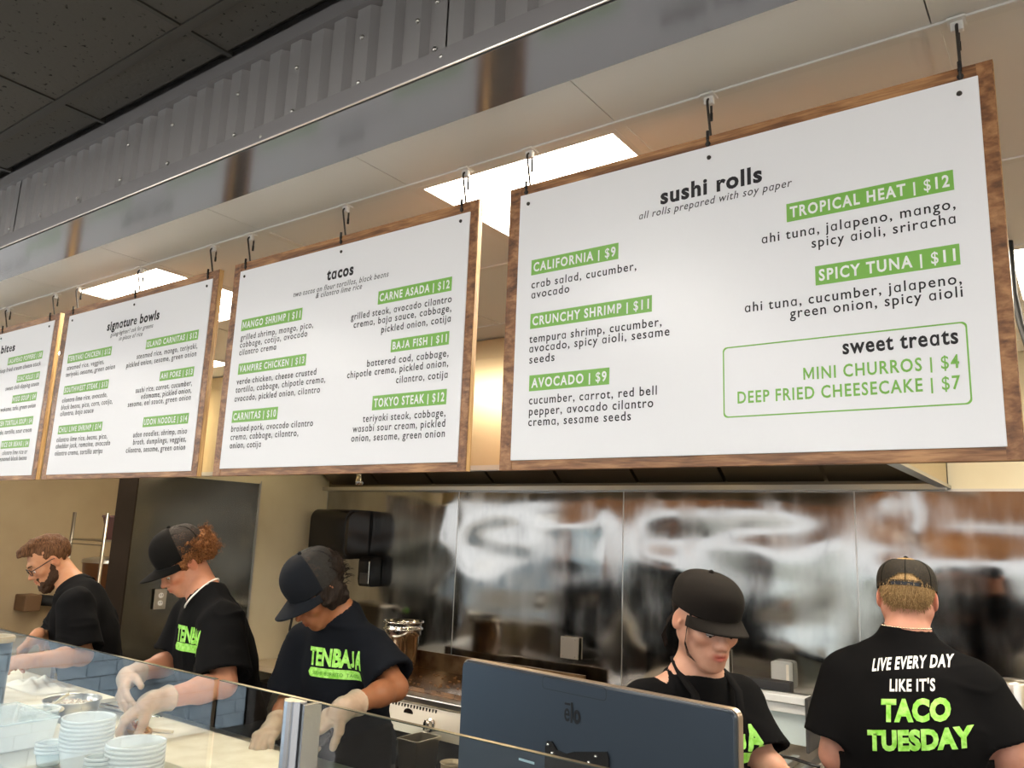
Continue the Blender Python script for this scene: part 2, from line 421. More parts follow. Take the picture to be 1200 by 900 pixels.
for y in ye[1:-1]:
    MB().box((-7.2, y - bw, CZ - .0006), (3.2, y + bw, CZ + .03)).build('grid_bar', BAR_K, ceil)
    MB().box((-7.2, y - bw - .0008, CZ - .0016), (3.2, y - bw + .003, CZ + .002)).build('grid_bar_edge', WHITE_PLASTIC, ceil)
EMK = mat('light_diffuser', (.9, .9, .88), .5, emit=(1.0, .90, .74), es=15.0)
for (k, j) in LIGHTS:
    xa, xb = TX0 - TS * (k + 1) + bw, TX0 - TS * k - bw; ya, yb = ye[j + 1] + bw, ye[j + 2] - bw
    lab = {(1, 0): 'lit square ceiling panel behind the gap left of the sushi rolls board', (4, 0): 'lit square ceiling panel above the signature bowls board'}.get((k, j))
    t = thing('ceiling_light', lab or 'lit square kitchen ceiling panel out of view, cell %s of row %s from the header' % (k + 6, j + 1), 'ceiling light', ((xa + xb) / 2, (ya + yb) / 2, CZ), group='square kitchen light panels')
    f = MB(); e = .014
    for a, b in (((xa, ya), (xb, ya + e)), ((xa, yb - e), (xb, yb)), ((xa, ya + e), (xa + e, yb - e)), ((xb - e, ya + e), (xb, yb - e))):
        f.box((a[0], a[1], CZ - .001), (b[0], b[1], CZ + .02))
    f.build('frame', BAR_K, t); MB().box((xa + e, ya + e, CZ + .002), (xb - e, yb - e, CZ + .008)).build('diffuser', EMK, t)

# --- dark dining-room ceiling
CD = 1.15
dc = struct('ceiling', MB().box((-16.2, -6.2, CD + .03), (5.2, 1.033, CD + .06)), BAR_D)
dx = [-1.655 + .62 * k for k in range(-6, 9)]; dy = [.89 - .62 * k for k in range(0, 6)]
dyy = [1.033] + dy
for i in range(len(dx) - 1):
    for j in range(len(dyy) - 1):
        MB().box((dx[i] + .009, dyy[j + 1] + .012, CD + .004), (dx[i + 1] - .009, dyy[j] - (.012 if j else .03), CD + .028)).build('ceiling_tile', TILE_D, dc)
MB().box((-16.2, -6.2, CD), (5.2, dyy[-1], CD + .03)).build('ceiling_slab', TILE_D, dc)
for x in dx: MB().box((x - .007, dyy[-1], CD), (x + .007, 1.02, CD + .02)).build('grid_bar', BAR_D, dc)
for y in dy: MB().box((-6, y - .013, CD - .001), (4, y + .013, CD + .02)).build('grid_bar', BAR_D, dc)

# --- header over the counter: corrugated sheets, trims, gloss soffit
hd = struct('wall_header', MB().box((-7.2, 1.06, CZ + .03), (3.2, 1.19, 1.4)), TRIM_G)
FY = 1.033
def corrug(x0, x1):
    m = MB(); p = .0755; n = 0; prof = []
    x = x0
    while x < x1 - 1e-6:                     # rib: flat, step back, narrow flat, step forward
        for dx_, dy_ in ((0, 0), (.040, 0), (.052, .017), (.068, .017)):
            if x + dx_ < x1: prof.append((x + dx_, FY + dy_))
        x += p
    prof.append((x1, FY)); vs = []
    for px, py in prof: vs += [(px, py, .915), (px, py, 1.118)]
    m.add(vs, [(2 * i, 2 * i + 2, 2 * i + 3, 2 * i + 1) for i in range(len(prof) - 1)])
    return m
jx = [-5.665 + .944 * i for i in range(9)]
for i in range(8):
    o = corrug(jx[i] + .0015, jx[i + 1] - .0015).build('corrugated_sheet', FASC, hd)
    o.location.y = .0015 * (i % 2)
MB().box((-7.2, FY - .012, 1.112), (3.2, FY + .06, 1.148)).build('top_trim', TRIM_G, hd)
MB().box((-7.2, FY - .004, .884), (3.2, FY + .03, .926)).build('lower_trim', TRIM_G, hd)
MB().tube([(-7.2, FY - .004, .883), (3.2, FY - .004, .883)], .0022, 6).build('trim_edge', STEEL, hd)
sc = MB(); sc.lathe([(.0055, 0), (.0055, .003), (.003, .005), (0, .005)], seg=8, capb=False)
MX = Matrix.Rotation(R(90), 4, 'X')
first = None
for xs, zs in [(-2.154,.947),(-1.913,.935),(-1.621,.934),(-1.404,.931),(-1.51,.898),(-1.625,1.044),(-1.402,1.04),(-2.136,1.049),(-1.913,1.046),(-1.187,.931),(-1.187,1.039),(-1.024,1.015),(-.972,.933),(-.953,.910),(-.973,1.038),(-2.40,.947),(-2.64,.945),(-2.64,1.05),(-2.86,.944)]:
    M = Matrix.Translation((xs, FY - .0005, zs)) @ MX
    MB().add([M @ Vector(p) for p in sc.v], sc.f).build('screw', STEEL, hd, smooth=True)
mb = MB(); mb.box((-6.0, FY, CZ - .002), (3.2, 1.192, CZ + .03)); mb.build('soffit_panel', SOFF, hd)

# --- back wall with stainless cladding sheets
wb = struct('wall_back', MB().box((-7.2, 4.06, FLOOR), (3.2, 4.25, CZ + .05)), PAINT)
sx = [-4.605, -3.335, -2.13, -.9, .32, 1.54, 2.76]
def clad_sheet(i, x0, x1, z0, z1, y):
    nx, nz = 56, 84; vs = []; fs = []
    for b in range(nz + 1):
        for a in range(nx + 1):
            s, t = a / nx, b / nz; x = x0 + (x1 - x0) * s; z = z0 + (z1 - z0) * t
            e = min(1, min(s, 1 - s) * 9) * min(1, min(t, 1 - t) * 9)
            q = noise.noise(Vector((x * 1.3 + i * 3.7, z * 3.0, i * 1.3))) * .013 + noise.noise(Vector((x * 2.4, z * 6.5 + i, 4.2))) * .0052
            vs.append((x, y - .020 + q * e, z))
    for b in range(nz):
        for a in range(nx):
            k = b * (nx + 1) + a; fs.append((k, k + 1, k + nx + 2, k + nx + 1))
    return MB().add(vs, fs)
for i in range(len(sx) - 1):
    clad_sheet(i, sx[i] + .004, sx[i + 1] - .004, FLOOR, .272, 4.055).build('steel_panel', CLAD, wb, smooth=True)
for x in sx[:-1]:
    MB().box((x - .007, 4.036, FLOOR), (x + .007, 4.06, .275)).build('seam_strip', STEEL, wb)
MB().box((-4.6, 4.034, .268), (3.2, 4.06, .280)).build('top_strip', STEEL, wb)

# --- stub wall on the left: steel clad, then cream paint up to the corner
wl = struct('wall_left', MB().box((-4.80, 2.57, FLOOR), (-4.61, 4.06, CZ + .05)), PAINT)
MB().box((-4.81, 2.55, FLOOR), (-4.60, 2.572, CZ + .02)).build('end_cap', DARKWALL, wl)
vs = []; fs = []; nx, nz = 40, 60
for b in range(nz + 1):
    for a in range(nx + 1):
        y = 2.56 + .86 * a / nx; z = FLOOR + (1.9) * b / nz; e = min(1, min(a, nx - a) / 5)
        vs.append((-4.600 + noise.noise(Vector((y * 1.7, z * 2.2, 5))) * .010 * e, y, z))
for b in range(nz):
    for a in range(nx): k = b * (nx + 1) + a; fs.append((k + 1, k, k + nx + 1, k + nx + 2))
MB().add(vs, [f[::-1] for f in fs]).build('steel_panel', CLAD_D, wl, smooth=True)
MB().box((-4.612, 3.415, FLOOR), (-4.594, 3.43, .30)).build('edge_strip', STEEL, wl)
MB().box((-4.612, 2.56, .28), (-4.592, 3.42, CZ)).build('upper_panel', PAINT, wl)

# far left wall of the back kitchen, right wall of the kitchen
struct('wall_far_left', MB().box((-7.4, 1.0, FLOOR), (-7.2, 4.25, CZ + .05)), BEIGE)
struct('wall_partition', MB().box((-7.3, 1.06, FLOOR), (-6.0, 1.19, CZ + .05)), BEIGE)
struct('wall_right', MB().box((3.2, 1.0, FLOOR), (3.4, 4.25, CZ + .05)), PAINT)

# --- dining room: glazed shop front, side windows, blue-grey tiled side wall (seen mirrored in the sneeze guard)
fr = mat('window_frame_black', (.03, .03, .032), .4)
wf = struct('wall_front', MB().box((-16.2, -6.2, FLOOR), (5.2, -6.0, FLOOR + .32)).box((-16.2, -6.2, 1.0), (5.2, -6.0, CD + .03)), DWALL)
w1 = struct('window_1', MB().box((-16, -6.14, FLOOR + .32), (5.2, -6.06, FLOOR + .38)).box((-16, -6.14, .95), (5.2, -6.06, 1.0)), fr)
for x in [-16 + 1.75 * i for i in range(13)]: MB().box((x - .03, -6.14, FLOOR + .38), (x + .03, -6.06, .95)).build('mullion', fr, w1)
struct('wall_dining_far', MB().box((-16.4, -6.2, FLOOR), (-16.2, 1.1, CD + .03)), DWALL)
struct('wall_counter_side', MB().box((-16.2, 1.04, FLOOR), (-7.2, 1.19, 1.4)), BEIGE)
wr = struct('wall_dining_right', MB().box((5.0, -6.0, FLOOR), (5.2, 1.0, FLOOR + .32)).box((5.0, -6.0, 1.0), (5.2, 1.0, CD + .03)).box((5.0, .4, FLOOR), (5.2, 1.2, CD)).box((5.0, -6.0, FLOOR), (5.2, -5.2, CD)), DWALL)
w2 = struct('window_2', MB().box((5.06, -5.2, FLOOR + .32), (5.14, .4, FLOOR + .38)).box((5.06, -5.2, .95), (5.14, .4, 1.0)), fr)
for y in [-5.2 + 1.4 * i for i in range(5)]: MB().box((5.06, y - .03, FLOOR + .38), (5.14, y + .03, .95)).build('mullion', fr, w2)
BRICKM = noisy(mat('blue_grey_wall_tile', (.30, .41, .52), .35), 5, (.27, .38, .49), (.35, .46, .57))
wt = struct('wall_low_divider', MB().box((-6.0, -6.0, FLOOR), (-5.83, .95, -.34)), DARKWALL)
MB().box((-5.84, -3.15, FLOOR), (-5.818, .95, -.35)).build('grout', mat('dark_grout', (.10, .13, .16), .8), wt)
MB().box((-6.01, -3.23, FLOOR), (-5.79, -3.155, -.30)).build('edge_trim', fr, wt)
for j in range(12):
    z0 = FLOOR + .004 + j * .104; off = .1 if j % 2 else 0
    for i in range(-1, 20):
        ya = max(-3.145, -3.145 + i * .21 + off); yb = min(.95, -3.145 + (i + 1) * .21 + off - .006)
        if yb - ya > .02: MB().box((-5.82, ya, z0), (-5.808 + .0015 * rng.random(), yb, z0 + .098)).build('wall_tile', BRICKM, wt)
# pavement outside
struct('ground', MB().box((-40, -30, FLOOR - .12), (30, -6.2, FLOOR - .06)), mat('pavement', (.45, .44, .42), .9))
struct('ground', MB().box((5.2, -6.2, FLOOR - .12), (30, 5, FLOOR - .06)), MATS['pavement'])
struct('roof_slab', MB().box((-16.4, -6.2, 1.42), (5.4, 4.4, 1.5)), MATS['dining_wall_paint'])

# ================================================================ MENU BOARDS
BY = 1.382
BD = {'b4': (-1.034, -.068, -1.002, -.090, .158, .766), 'tacos': (-2.086, -1.126, -2.051, -1.150, .158, .761), 'bowls': (-3.168, -2.166, -3.126, -2.195, .154, .763), 'bites': (-4.22, -3.212, -4.185, -3.246, .154, .763)}
LBL = {'b4': 'large sushi rolls menu board, rightmost, with a sweet treats box in its corner', 'tacos': 'wood-framed tacos menu board hanging between the bowls and sushi boards',
       'bowls': 'wood-framed signature bowls menu board, second from the left', 'bites': 'wood-framed bites menu board cut off by the left edge'}
SCR = {'b4': [-.118, -.549, -.979], 'tacos': [-1.178, -1.599, -2.028], 'bowls': [-2.222, -2.654, -3.096], 'bites': [-3.283, -3.719, -4.15]}
HOOKS = {'b4': [-.115, -.552, -.988], 'tacos': [-1.179, -1.607, -2.032], 'bowls': [-2.227, -2.661, -3.106], 'bites': [-3.294, -3.725, -4.15]}
STY = {'d': (.0262, .009, .085, 0), 'i': (.0225, .004, .07, .22), 'h': (.046, .036, .06, 0), 'b': (.037, .024, .06, 0), 'g': (.0305, .018, .08, 0)}
for key in BD:
    x0, x1, s0, s1, sz0, sz1 = BD[key]; bars, lines = BOARDS_TXT[key]
    t = thing('menu_board', LBL[key], 'menu board', ((x0 + x1) / 2, BY + .008, .137), group='menu boards hanging over the counter')
    bb = MB(); bb.k = 0; bb.bbox((x0, BY, .137), (x1, BY + .016, .790), .0012); n = len(bb.m)
    # the cut right and left ends show the plies
    for q, f in enumerate(bb.f):
        xs = [bb.v[i][0] for i in f]
        if max(xs) - min(xs) < .0006: bb.m[q] = 1
        elif max(xs) < x0 + .04 or min(xs) > x1 - .04: bb.m[q] = 0
    back = bb.build('backing_board', [WOOD_H, PLY], t)
    # side margins of the frame have upright grain
    for xa, xb in ((x0 + .0015, s0 + .002), (s1 - .002, x1 - .0015)):
        MB().box((xa, BY - .0012, .139), (xb, BY + .002, .788)).build('side_strip', WOOD_V, t)
    for hx in HOOKS[key]:
        MB().lathe([(.0052, 0), (.0052, .004)], seg=12, capt=True, M=Matrix.Translation((hx, BY - .0022, .773)) @ Matrix.Rotation(R(-90), 4, 'X')).build('hook_hole', RUBBER, t)
    sh = MB().bbox((s0, BY - .0034, sz0), (s1, BY - .0004, sz1), .0008).build('printed_sheet', SHEET, t)
    for hx in SCR[key]:
        MB().lathe([(.0045, .0), (.004, .0022), (.0, .003)], seg=12, capb=False, M=Matrix.Translation((hx, BY - .0032, .742)) @ Matrix.Rotation(R(90), 4, 'X')).build('screw', DARK_METAL, t, smooth=True)
    yl = BY - .0040
    for (txt, a, b, z0, z1) in bars:
        MB().box((a, yl, z0), (b, yl + .0005, z1)).build('label_bar', GREEN, sh)
        m = MB(); h = z1 - z0; put_text(m, txt, a + .006, b - .006, z0 + h * .22, h * .82, yl - .0004, .030, .11); m.build('price_lettering', WHITE_INK, sh)
    for (txt, k, a, b, z) in lines:
        size, bold, spc, shr = STY[k]; m = MB(); put_text(m, txt, a, b, z, size, yl, bold, spc, shr)
        m.build({'d': 'dish_lettering', 'i': 'note_lettering', 'h': 'heading_lettering', 'b': 'heading_lettering', 'g': 'sweet_lettering'}[k], GREEN if k == 'g' else (GREY_INK if k == 'i' else INK), sh)
    if key == 'b4':
        a, b, z0, z1 = -.5256, -.1307, .2244, .3560; r = .008; P = []
        for cx, cz, g0 in ((b - r, z1 - r, 0), (a + r, z1 - r, 90), (a + r, z0 + r, 180), (b - r, z0 + r, 270)):
            P += [(cx + r * math.cos(R(g0 + q * 15)), cz + r * math.sin(R(g0 + q * 15))) for q in range(7)]
        cx, cz = (a + b) / 2, (z0 + z1) / 2; w = .0024; n = len(P)
        In = [(x - w * (1 if x > cx else -1), z - w * (1 if z > cz else -1)) for x, z in P]
        MB().add([(x, yl, z) for x, z in P] + [(x, yl, z) for x, z in In], [(i, (i + 1) % n, n + (i + 1) % n, n + i) for i in range(n)]).build('label_outline', GREEN, sh)

# --- ceiling clips and S hooks
def s_hook():
    o = thing('s_hook', 'x', 'hook', (0, 0, 0)); P = []
    r = .0105; zt, zb = .0865, 0.0   # local: bottom arc centre at z 0
    P.append((0, r, zt - .016))
    for g in range(0, 181, 20): P.append((0, r * math.cos(R(g)), zt + r * math.sin(R(g))))
    for g in range(0, -181, -20): P.append((0, r * math.cos(R(g)), zb + r * math.sin(R(g))))
    P.append((0, -r, zb + .020))
    MB().tube(P, .0026, 8).build('rod', DARK_METAL, o, smooth=True, local=True)
    MB().tube([(0, r, zt - .030), (0, r, zt - .014)], .0032, 8).build('rubber_tip', RUBBER, o, smooth=True, local=True)
    MB().tube([(0, -r, zb + .006), (0, -r, zb + .024)], .0032, 8).build('rubber_tip', RUBBER, o, smooth=True, local=True); return o
def clip():
    o = thing('ceiling_clip', 'x', 'clip', (0, 0, 0))
    MB().bbox((-.014, -.016, -.003), (.014, .014, .0015), .0008).build('plate', WHITE_PLASTIC, o, local=True)
    MB().bbox((-.0095, -.006, -.019), (.0095, .005, -.002), .0015).build('stem', WHITE_PLASTIC, o, local=True)
    MB().tube([(-.006, 0, -.014)] + [(-.006 * math.cos(R(g)), 0, -.014 - .008 * math.sin(R(g))) for g in range(0, 181, 20)], .0022, 6).build('loop', WHITE_PLASTIC, o, smooth=True, local=True); return o
H0 = C0 = None
ordn = {0: 'right', 1: 'middle', 2: 'left'}; nm = {'b4': 'sushi rolls', 'tacos': 'tacos', 'bowls': 'signature bowls', 'bites': 'bites'}
for key in ('b4', 'tacos', 'bowls', 'bites'):
    for i, hx in enumerate(HOOKS[key]):
        lh = 'dark metal S hook holding the %s corner of the %s board' % (ordn[i], nm[key]) if i != 1 else 'dark metal S hook holding the middle of the %s board' % nm[key]
        lc = 'small white ceiling clip over the %s S hook of the %s board' % (ordn[i], nm[key])
        if H0 is None: H0, C0 = s_hook(), clip(); H0.location = (hx, 1.390, .7755); C0.location = (hx, 1.390, CZ - .001); H0['label'] = lh; C0['label'] = lc; H0['group'] = 'S hooks holding the boards'; C0['group'] = 'white ceiling clips'
        else: dup(H0, (hx, 1.390, .7755), label=lh); dup(C0, (hx, 1.390, CZ - .001), label=lc)
# ================================================================ EXHAUST HOOD
HOODM = mat('hood_steel', (.66, .54, .34), .28, 1); bumpy(HOODM, 3, .06, .01)
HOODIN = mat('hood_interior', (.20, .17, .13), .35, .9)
hx0, hx1, hy0, hz = -4.56, -.50, 2.79, .283
t = thing('exhaust_hood', 'long stainless exhaust hood over the griddle, its dark underside below the boards', 'hood', ((hx0 + hx1) / 2, 3.4, hz))
MB().box((hx0, hy0, hz), (hx1, hy0 + .025, CZ - .003)).build('front_panel', HOODM, t)
MB().box((hx0, hy0 - .004, CZ - .09), (hx1, hy0 - .0005, CZ - .003)).build('closure_strip', HOODM, t)
MB().box((hx0, hy0 - .012, hz - .004), (hx1, hy0 + .03, hz + .018)).build('front_lip', STEEL, t)
MB().box((hx1 - .025, hy0 + .025, hz), (hx1, 4.03, CZ - .003)).build('side_panel', HOODM, t)
MB().box((hx1 - .03, hy0 + .03, hz - .004), (hx1 + .012, 4.03, hz + .01)).build('side_lip', STEEL, t)
MB().box((hx0, hy0 + .03, hz + .40), (hx1 - .03, 4.03, hz + .43)).build('inner_roof', HOODIN, t)
MB().box((hx0, 4.0, hz - .006), (hx1, 4.03, hz + .40)).build('rear_panel', HOODIN, t)
MB().box((hx0, 3.94, hz - .012), (hx1, 4.0, hz + .012)).build('grease_trough', STEEL, t)
for i in range(8):                                            # sloping baffle filters
    xa = hx0 + .06 + i * .5
    f = MB(); f.add([(xa, 3.98, hz + .03), (xa + .48, 3.98, hz + .03), (xa + .48, 3.50, hz + .36), (xa, 3.50, hz + .36)], [(0, 1, 2, 3)])
    f.build('baffle_filter', HOODIN, t)
for i in range(4):
    MB().lathe([(.05, 0), (.045, -.03), (.02, -.05)], c=(-.95 - 1.1 * i, 3.3, hz + .40), seg=16, capb=False, capt=True).build('hood_lamp', mat('hood_lamp', (.9, .85, .7), .4, emit=(1, .82, .5), es=30), t)
MB().tube([(-3.72, 3.5, hz + .395), (-3.72, 3.5, hz + .06), (-3.70, 3.49, hz + .03)], .014, 8).build('nozzle_pipe', STEEL, t, smooth=True)
MB().lathe([(.022, -.02), (.026, 0), (.018, .04)], c=(-3.70, 3.49, hz + .01), seg=12).build('nozzle_cap', CHROME, t, smooth=True)

# ================================================================ SNEEZE GUARD
GY = .62
GL = bpy.data.materials.new('guard_glass'); GL.use_nodes = True; g = GL.node_tree
for n in list(g.nodes): g.nodes.remove(n)
o_ = g.nodes.new('ShaderNodeOutputMaterial'); mx = g.nodes.new('ShaderNodeMixShader'); tr = g.nodes.new('ShaderNodeBsdfTransparent'); gl = g.nodes.new('ShaderNodeBsdfGlossy'); fz = g.nodes.new('ShaderNodeFresnel')
tr.inputs[0].default_value = (.95, .985, .98, 1); gl.inputs['Roughness'].default_value = .01; fz.inputs['IOR'].default_value = 1.85
geo = g.nodes.new('ShaderNodeNewGeometry'); iv = g.nodes.new('ShaderNodeMath'); iv.operation = 'SUBTRACT'; iv.inputs[0].default_value = 1; ml = g.nodes.new('ShaderNodeMath'); ml.operation = 'MULTIPLY'   # the near face mirrors once, the far face only lets through
g.links.new(geo.outputs['Backfacing'], iv.inputs[1]); g.links.new(fz.outputs[0], ml.inputs[0]); g.links.new(iv.outputs[0], ml.inputs[1]); g.links.new(ml.outputs[0], mx.inputs[0]); g.links.new(tr.outputs[0], mx.inputs[1]); g.links.new(gl.outputs[0], mx.inputs[2]); g.links.new(mx.outputs[0], o_.inputs[0])
GEDGE = mat('glass_edge', (.03, .045, .04), .15, spec=.7)
t = thing('sneeze_guard', 'clear glass sneeze guard with a silver post in front of the prep counter', 'sneeze guard', (-1.2, GY, -.62))
gz = -.1875
for xa, xb in ((-4.2, -.885), (-.875, .55)):
    MB().box((xa, GY, -.98), (xb, GY + .005, gz)).build('glass_pane', GL, t)
    MB().box((xa, GY - .0004, gz - .0001), (xb, GY + .0054, gz + .0008)).build('polished_edge', GEDGE, t)
POSTM = mat('satin_aluminium', (.62, .64, .68), .27, 1)
px = at(342, 860, GY - .02).x
pz0, pz1 = FLOOR + .002, gz + .004
def xy_prism(poly, z0, z1):
    n = len(poly); return [(x, y, z0) for x, y in poly] + [(x, y, z1) for x, y in poly], [tuple(range(n))[::-1], tuple(range(n, 2 * n))] + [(i, (i + 1) % n, (i + 1) % n + n, i + n) for i in range(n)]
prof = [(-.0135, .004), (-.0135, -.004), (-.0105, -.0075), (-.0098, -.0050), (-.0086, -.0050), (-.0080, -.0090), (-.0040, -.0120), (.0010, -.0125), (.0050, -.0110), (.0058, -.0080), (.0068, -.0080), (.0076, -.0090), (.0125, -.0050), (.0135, -.002), (.0135, .004)]
v_, f_ = xy_prism([(px + a, GY - .018 + b) for a, b in prof], pz0, pz1); smooth_by_angle(MB().add(v_, f_).build('post', POSTM, t), 25)
MB().box((px + .0140, GY - .022, -.98), (px + .0180, GY - .0005, pz1 - .002)).build('glass_channel', mat('dark_channel', (.02, .022, .025), .3), t)
MB().box((px + .0185, GY - .024, -.98), (px + .0215, GY - .0005, pz1 - .002)).build('channel_trim', POSTM, t)

# ================================================================ PREP COUNTER
BOARDW = noisy(mat('white_cutting_board', (.72, .66, .52), .45), 14, (.66, .59, .45), (.78, .72, .59), bump=.1, bdist=.001)
t = thing('prep_counter', 'stainless prep counter behind the glass guard, boards and pans on it', 'counter', (-3.2, 1.4, FLOOR))
BT = -.695
MB().bbox((-5.2, 1.07, BT - .04), (-1.50, 1.79, BT), .004).build('worktop', STEEL, t)
MB().box((-5.18, 1.09, FLOOR + .1), (-1.52, 1.74, BT - .04)).build('cabinet_body', STEEL, t)
for i in range(6): MB().bbox((-5.15 + i * .6, 1.74, FLOOR + .14), (-4.58 + i * .6, 1.76, BT - .06), .004).build('door', STEEL, t)
MB().box((-5.15, 1.12, FLOOR), (-1.55, 1.7, FLOOR + .1)).build('plinth', BLACK_PLASTIC, t)
MB().box((-5.2, 1.055, FLOOR), (-1.5, 1.069, -.64)).build('front_riser', POSTM, t)
SH = -.62
t = thing('serving_ledge', 'raised stainless ledge behind the glass carrying the plastic cups', 'ledge', (-3, 1.06, SH))
MB().bbox((-5.2, 1.0, SH - .018), (-1.45, 1.30, SH), .003).build('shelf', STEEL, t)
for x in (-5.0, -3.9, -2.8, -1.7): MB().tube([(x, 1.24, BT + .001), (x, 1.24, SH - .018)], .012, 10).build('leg', CHROME, t, smooth=True)

# cutting boards, contours checked against the photo
def board(name_label, pts, z0=BT + .001, z1=BT + .016):
    n = len(pts); o = MB(); vs = [(p[0], p[1], z0) for p in pts] + [(p[0], p[1], z1) for p in pts]
    o.add(vs, [tuple(range(n))[::-1], tuple(range(n, 2 * n))] + [(i, (i + 1) % n, (i + 1) % n + n, i + n) for i in range(n)])
    return tag(o.build('cutting_board', BOARDW), name_label, 'cutting board', 'white cutting boards')
board('white cutting board under the gloved hands, beside the silver post', [(-2.78, 1.34), (-1.92, 1.34), (-1.92, 1.71), (-2.78, 1.71)])
board('white cutting board with a crumpled cloth, at the left end of the counter', [(-4.15, 1.33), (-3.13, 1.33), (-3.13, 1.76), (-4.15, 1.76)])
# serrated rim pans along the front of the board
RIM = noisy(mat('cream_pan_lid', (.62, .57, .42), .3), 40, (.5, .45, .32), (.72, .67, .52))
def pan(x0, x1, y0, y1, label, food):
    o = thing('food_pan', label, 'food pan', ((x0 + x1) / 2, (y0 + y1) / 2, BT), group='steel food pans in the counter')
    f = MB()
    for a, b in (((x0, y0), (x1, y0 + .012)), ((x0, y1 - .012), (x1, y1)), ((x0, y0 + .012), (x0 + .012, y1 - .012)), ((x1 - .012, y0 + .012), (x1, y1 - .012))):
        f.box((a[0], a[1], BT + .001), (b[0], b[1], BT + .022))
    f.build('rim', CHROME, o); m_ = MB(); n = 14
    vs = [(x0 + .013 + (x1 - x0 - .026) * i / n, y0 + .013 + (y1 - y0 - .026) * j / n, BT + .012 + .008 * noise.noise(Vector((i * .7, j * .7, x0)))) for j in range(n + 1) for i in range(n + 1)]
    m_.add(vs, [(j * (n + 1) + i, j * (n + 1) + i + 1, (j + 1) * (n + 1) + i + 1, (j + 1) * (n + 1) + i) for j in range(n) for i in range(n)]).build('food', food, o, smooth=True)
pan(-2.74, -2.46, 1.302, 1.335 + .0, 'narrow steel pan rim in front of the white board', RIM)
# stainless mixing bowl with food
t = thing('mixing_bowl', 'shallow stainless bowl of shredded food beside the plastic cups', 'bowl', (-3.02, 1.50, BT))
c_ = at(84, 826, 1.47); c_ = Vector((c_.x, 1.47, BT))
MB().lathe([(.06, .001), (.078, .008), (.086, .060), (.088, .084), (.093, .086), (.093, .082), (.085, .080), (.083, .05), (.070, .012), (.055, .006)], c=c_, seg=36).build('bowl', STEEL, t, smooth=True)
m_ = MB(); n = 16
for i in range(140):
    a_ = rng.random() * 6.28; r_ = .072 * math.sqrt(rng.random()); p = Vector((c_.x + r_ * math.cos(a_), c_.y + r_ * math.sin(a_), BT + .062 + .02 * (1 - r_ / .1) * rng.random())); d = Vector((rng.uniform(-1, 1), rng.uniform(-1, 1), rng.uniform(-.3, .3))).normalized() * .012
    m_.tube([p - d, p, p + d * .8 + Vector((0, 0, .003))], .0022, 4)
tag(m_.build('shredded_food', noisy(mat('shredded_cabbage', (.7, .55, .42), .6), 30, (.55, .38, .30), (.78, .70, .55)), t), kind='stuff')
MB().lathe([(.082, .0), (.083, .004)], c=(c_.x, c_.y, BT + .056), seg=24, capt=True).build('food_base', MATS['shredded_cabbage'], t)
# scoop handle
IVORY = mat('ivory_plastic', (.75, .64, .42), .35)
t = thing('scoop', 'ivory plastic scoop handle with a hanging hole leaning on the bowl', 'scoop', (c_.x + .09, c_.y - .07, BT + .08))
M = Matrix.Translation((c_.x + .125, c_.y - .115, BT + .105)) @ Matrix.Rotation(R(35), 4, 'Z') @ Matrix.Rotation(R(-38), 4, 'Y')
MB().bbox((-.045, -.010, -.004), (.045, .010, .004), .003, M).build('handle', IVORY, t)
MB().lathe([(.004, 0), (.004, .001)], c=(0, 0, 0), seg=10, capt=True, M=M @ Matrix.Translation((.035, 0, .0042))).build('hanging_hole', RUBBER, t)
MB().ball((c_.x + .085, c_.y - .085, BT + .075), (.018, .018, .010)).build('bowl_end', IVORY, t, smooth=True)
# steel lid bar behind hands
t = thing('steel_rack_bar', 'thin steel bar lying beyond the mixing bowl', 'bar', (-2.9, 1.62, BT))
MB().tube([(-3.05, 1.66, BT + .012), (-2.72, 1.70, BT + .012)], .010, 8).build('bar', CHROME, t, smooth=True)
# wooden stirring stick on the board
b_ = BT + .016
t = MB().tube([(-2.66, 1.50, b_ + .006), (-2.58, 1.56, b_ + .006), (-2.48, 1.60, b_ + .007)], .0055, 6).build('wooden_stick', mat('pale_wood', (.66, .53, .34), .5), smooth=True)
tag(t, 'thin pale wooden stick lying on the board by the glass post', 'stick')
# crumpled cloth on the left board
n = 36; vs = []
for j in range(n + 1):
    for i in range(n + 1):
        s_, q_ = i / n * 2 - 1, j / n * 2 - 1; r_ = max(0, 1 - (s_ * s_ + q_ * q_) ** .8)
        h = (.5 + .5 * noise.noise(Vector((s_ * 2.2, q_ * 2.6, 3)))) ** 1.5 * .055 * (r_ ** .5) + .012 * abs(noise.noise(Vector((s_ * 6, q_ * 5, 7)))) * r_ + .006 * r_
        vs.append((-3.52 + s_ * .17 + .03 * noise.noise(Vector((s_, q_, 9))), 1.64 + q_ * .085, b_ + .002 + h))
m_ = MB(); m_.add(vs, [(j * (n + 1) + i, j * (n + 1) + i + 1, (j + 1) * (n + 1) + i + 1, (j + 1) * (n + 1) + i) for j in range(n) for i in range(n)])
tag(m_.build('cloth', mat('white_cloth', (.75, .72, .64), .9), smooth=True), 'crumpled white cloth heaped on the left cutting board', 'cloth')
# black canister with a pale rim
cc = at(-6, 745, 1.16)
t = thing('canister', 'dark round canister with a pale rim at the left edge', 'canister', (cc.x, 1.16, SH))
h_ = cc.z - SH
MB().lathe([(.046, .001), (.05, .004), (.05, h_ * .55), (.052, h_ * .56), (.052, h_ - .02)], c=(cc.x, 1.16, SH), seg=28, capt=True).build('body', mat('dark_blue_steel', (.05, .065, .085), .3, .6), t, smooth=True)
MB().lathe([(.040, h_ - .02), (.056, h_ - .018), (.058, h_ - .006), (.055, h_), (.038, h_), (.036, h_ - .012)], c=(cc.x, 1.16, SH), seg=28, capb=False).build('rim', mat('tan_rim', (.60, .46, .28), .5), t, smooth=True)
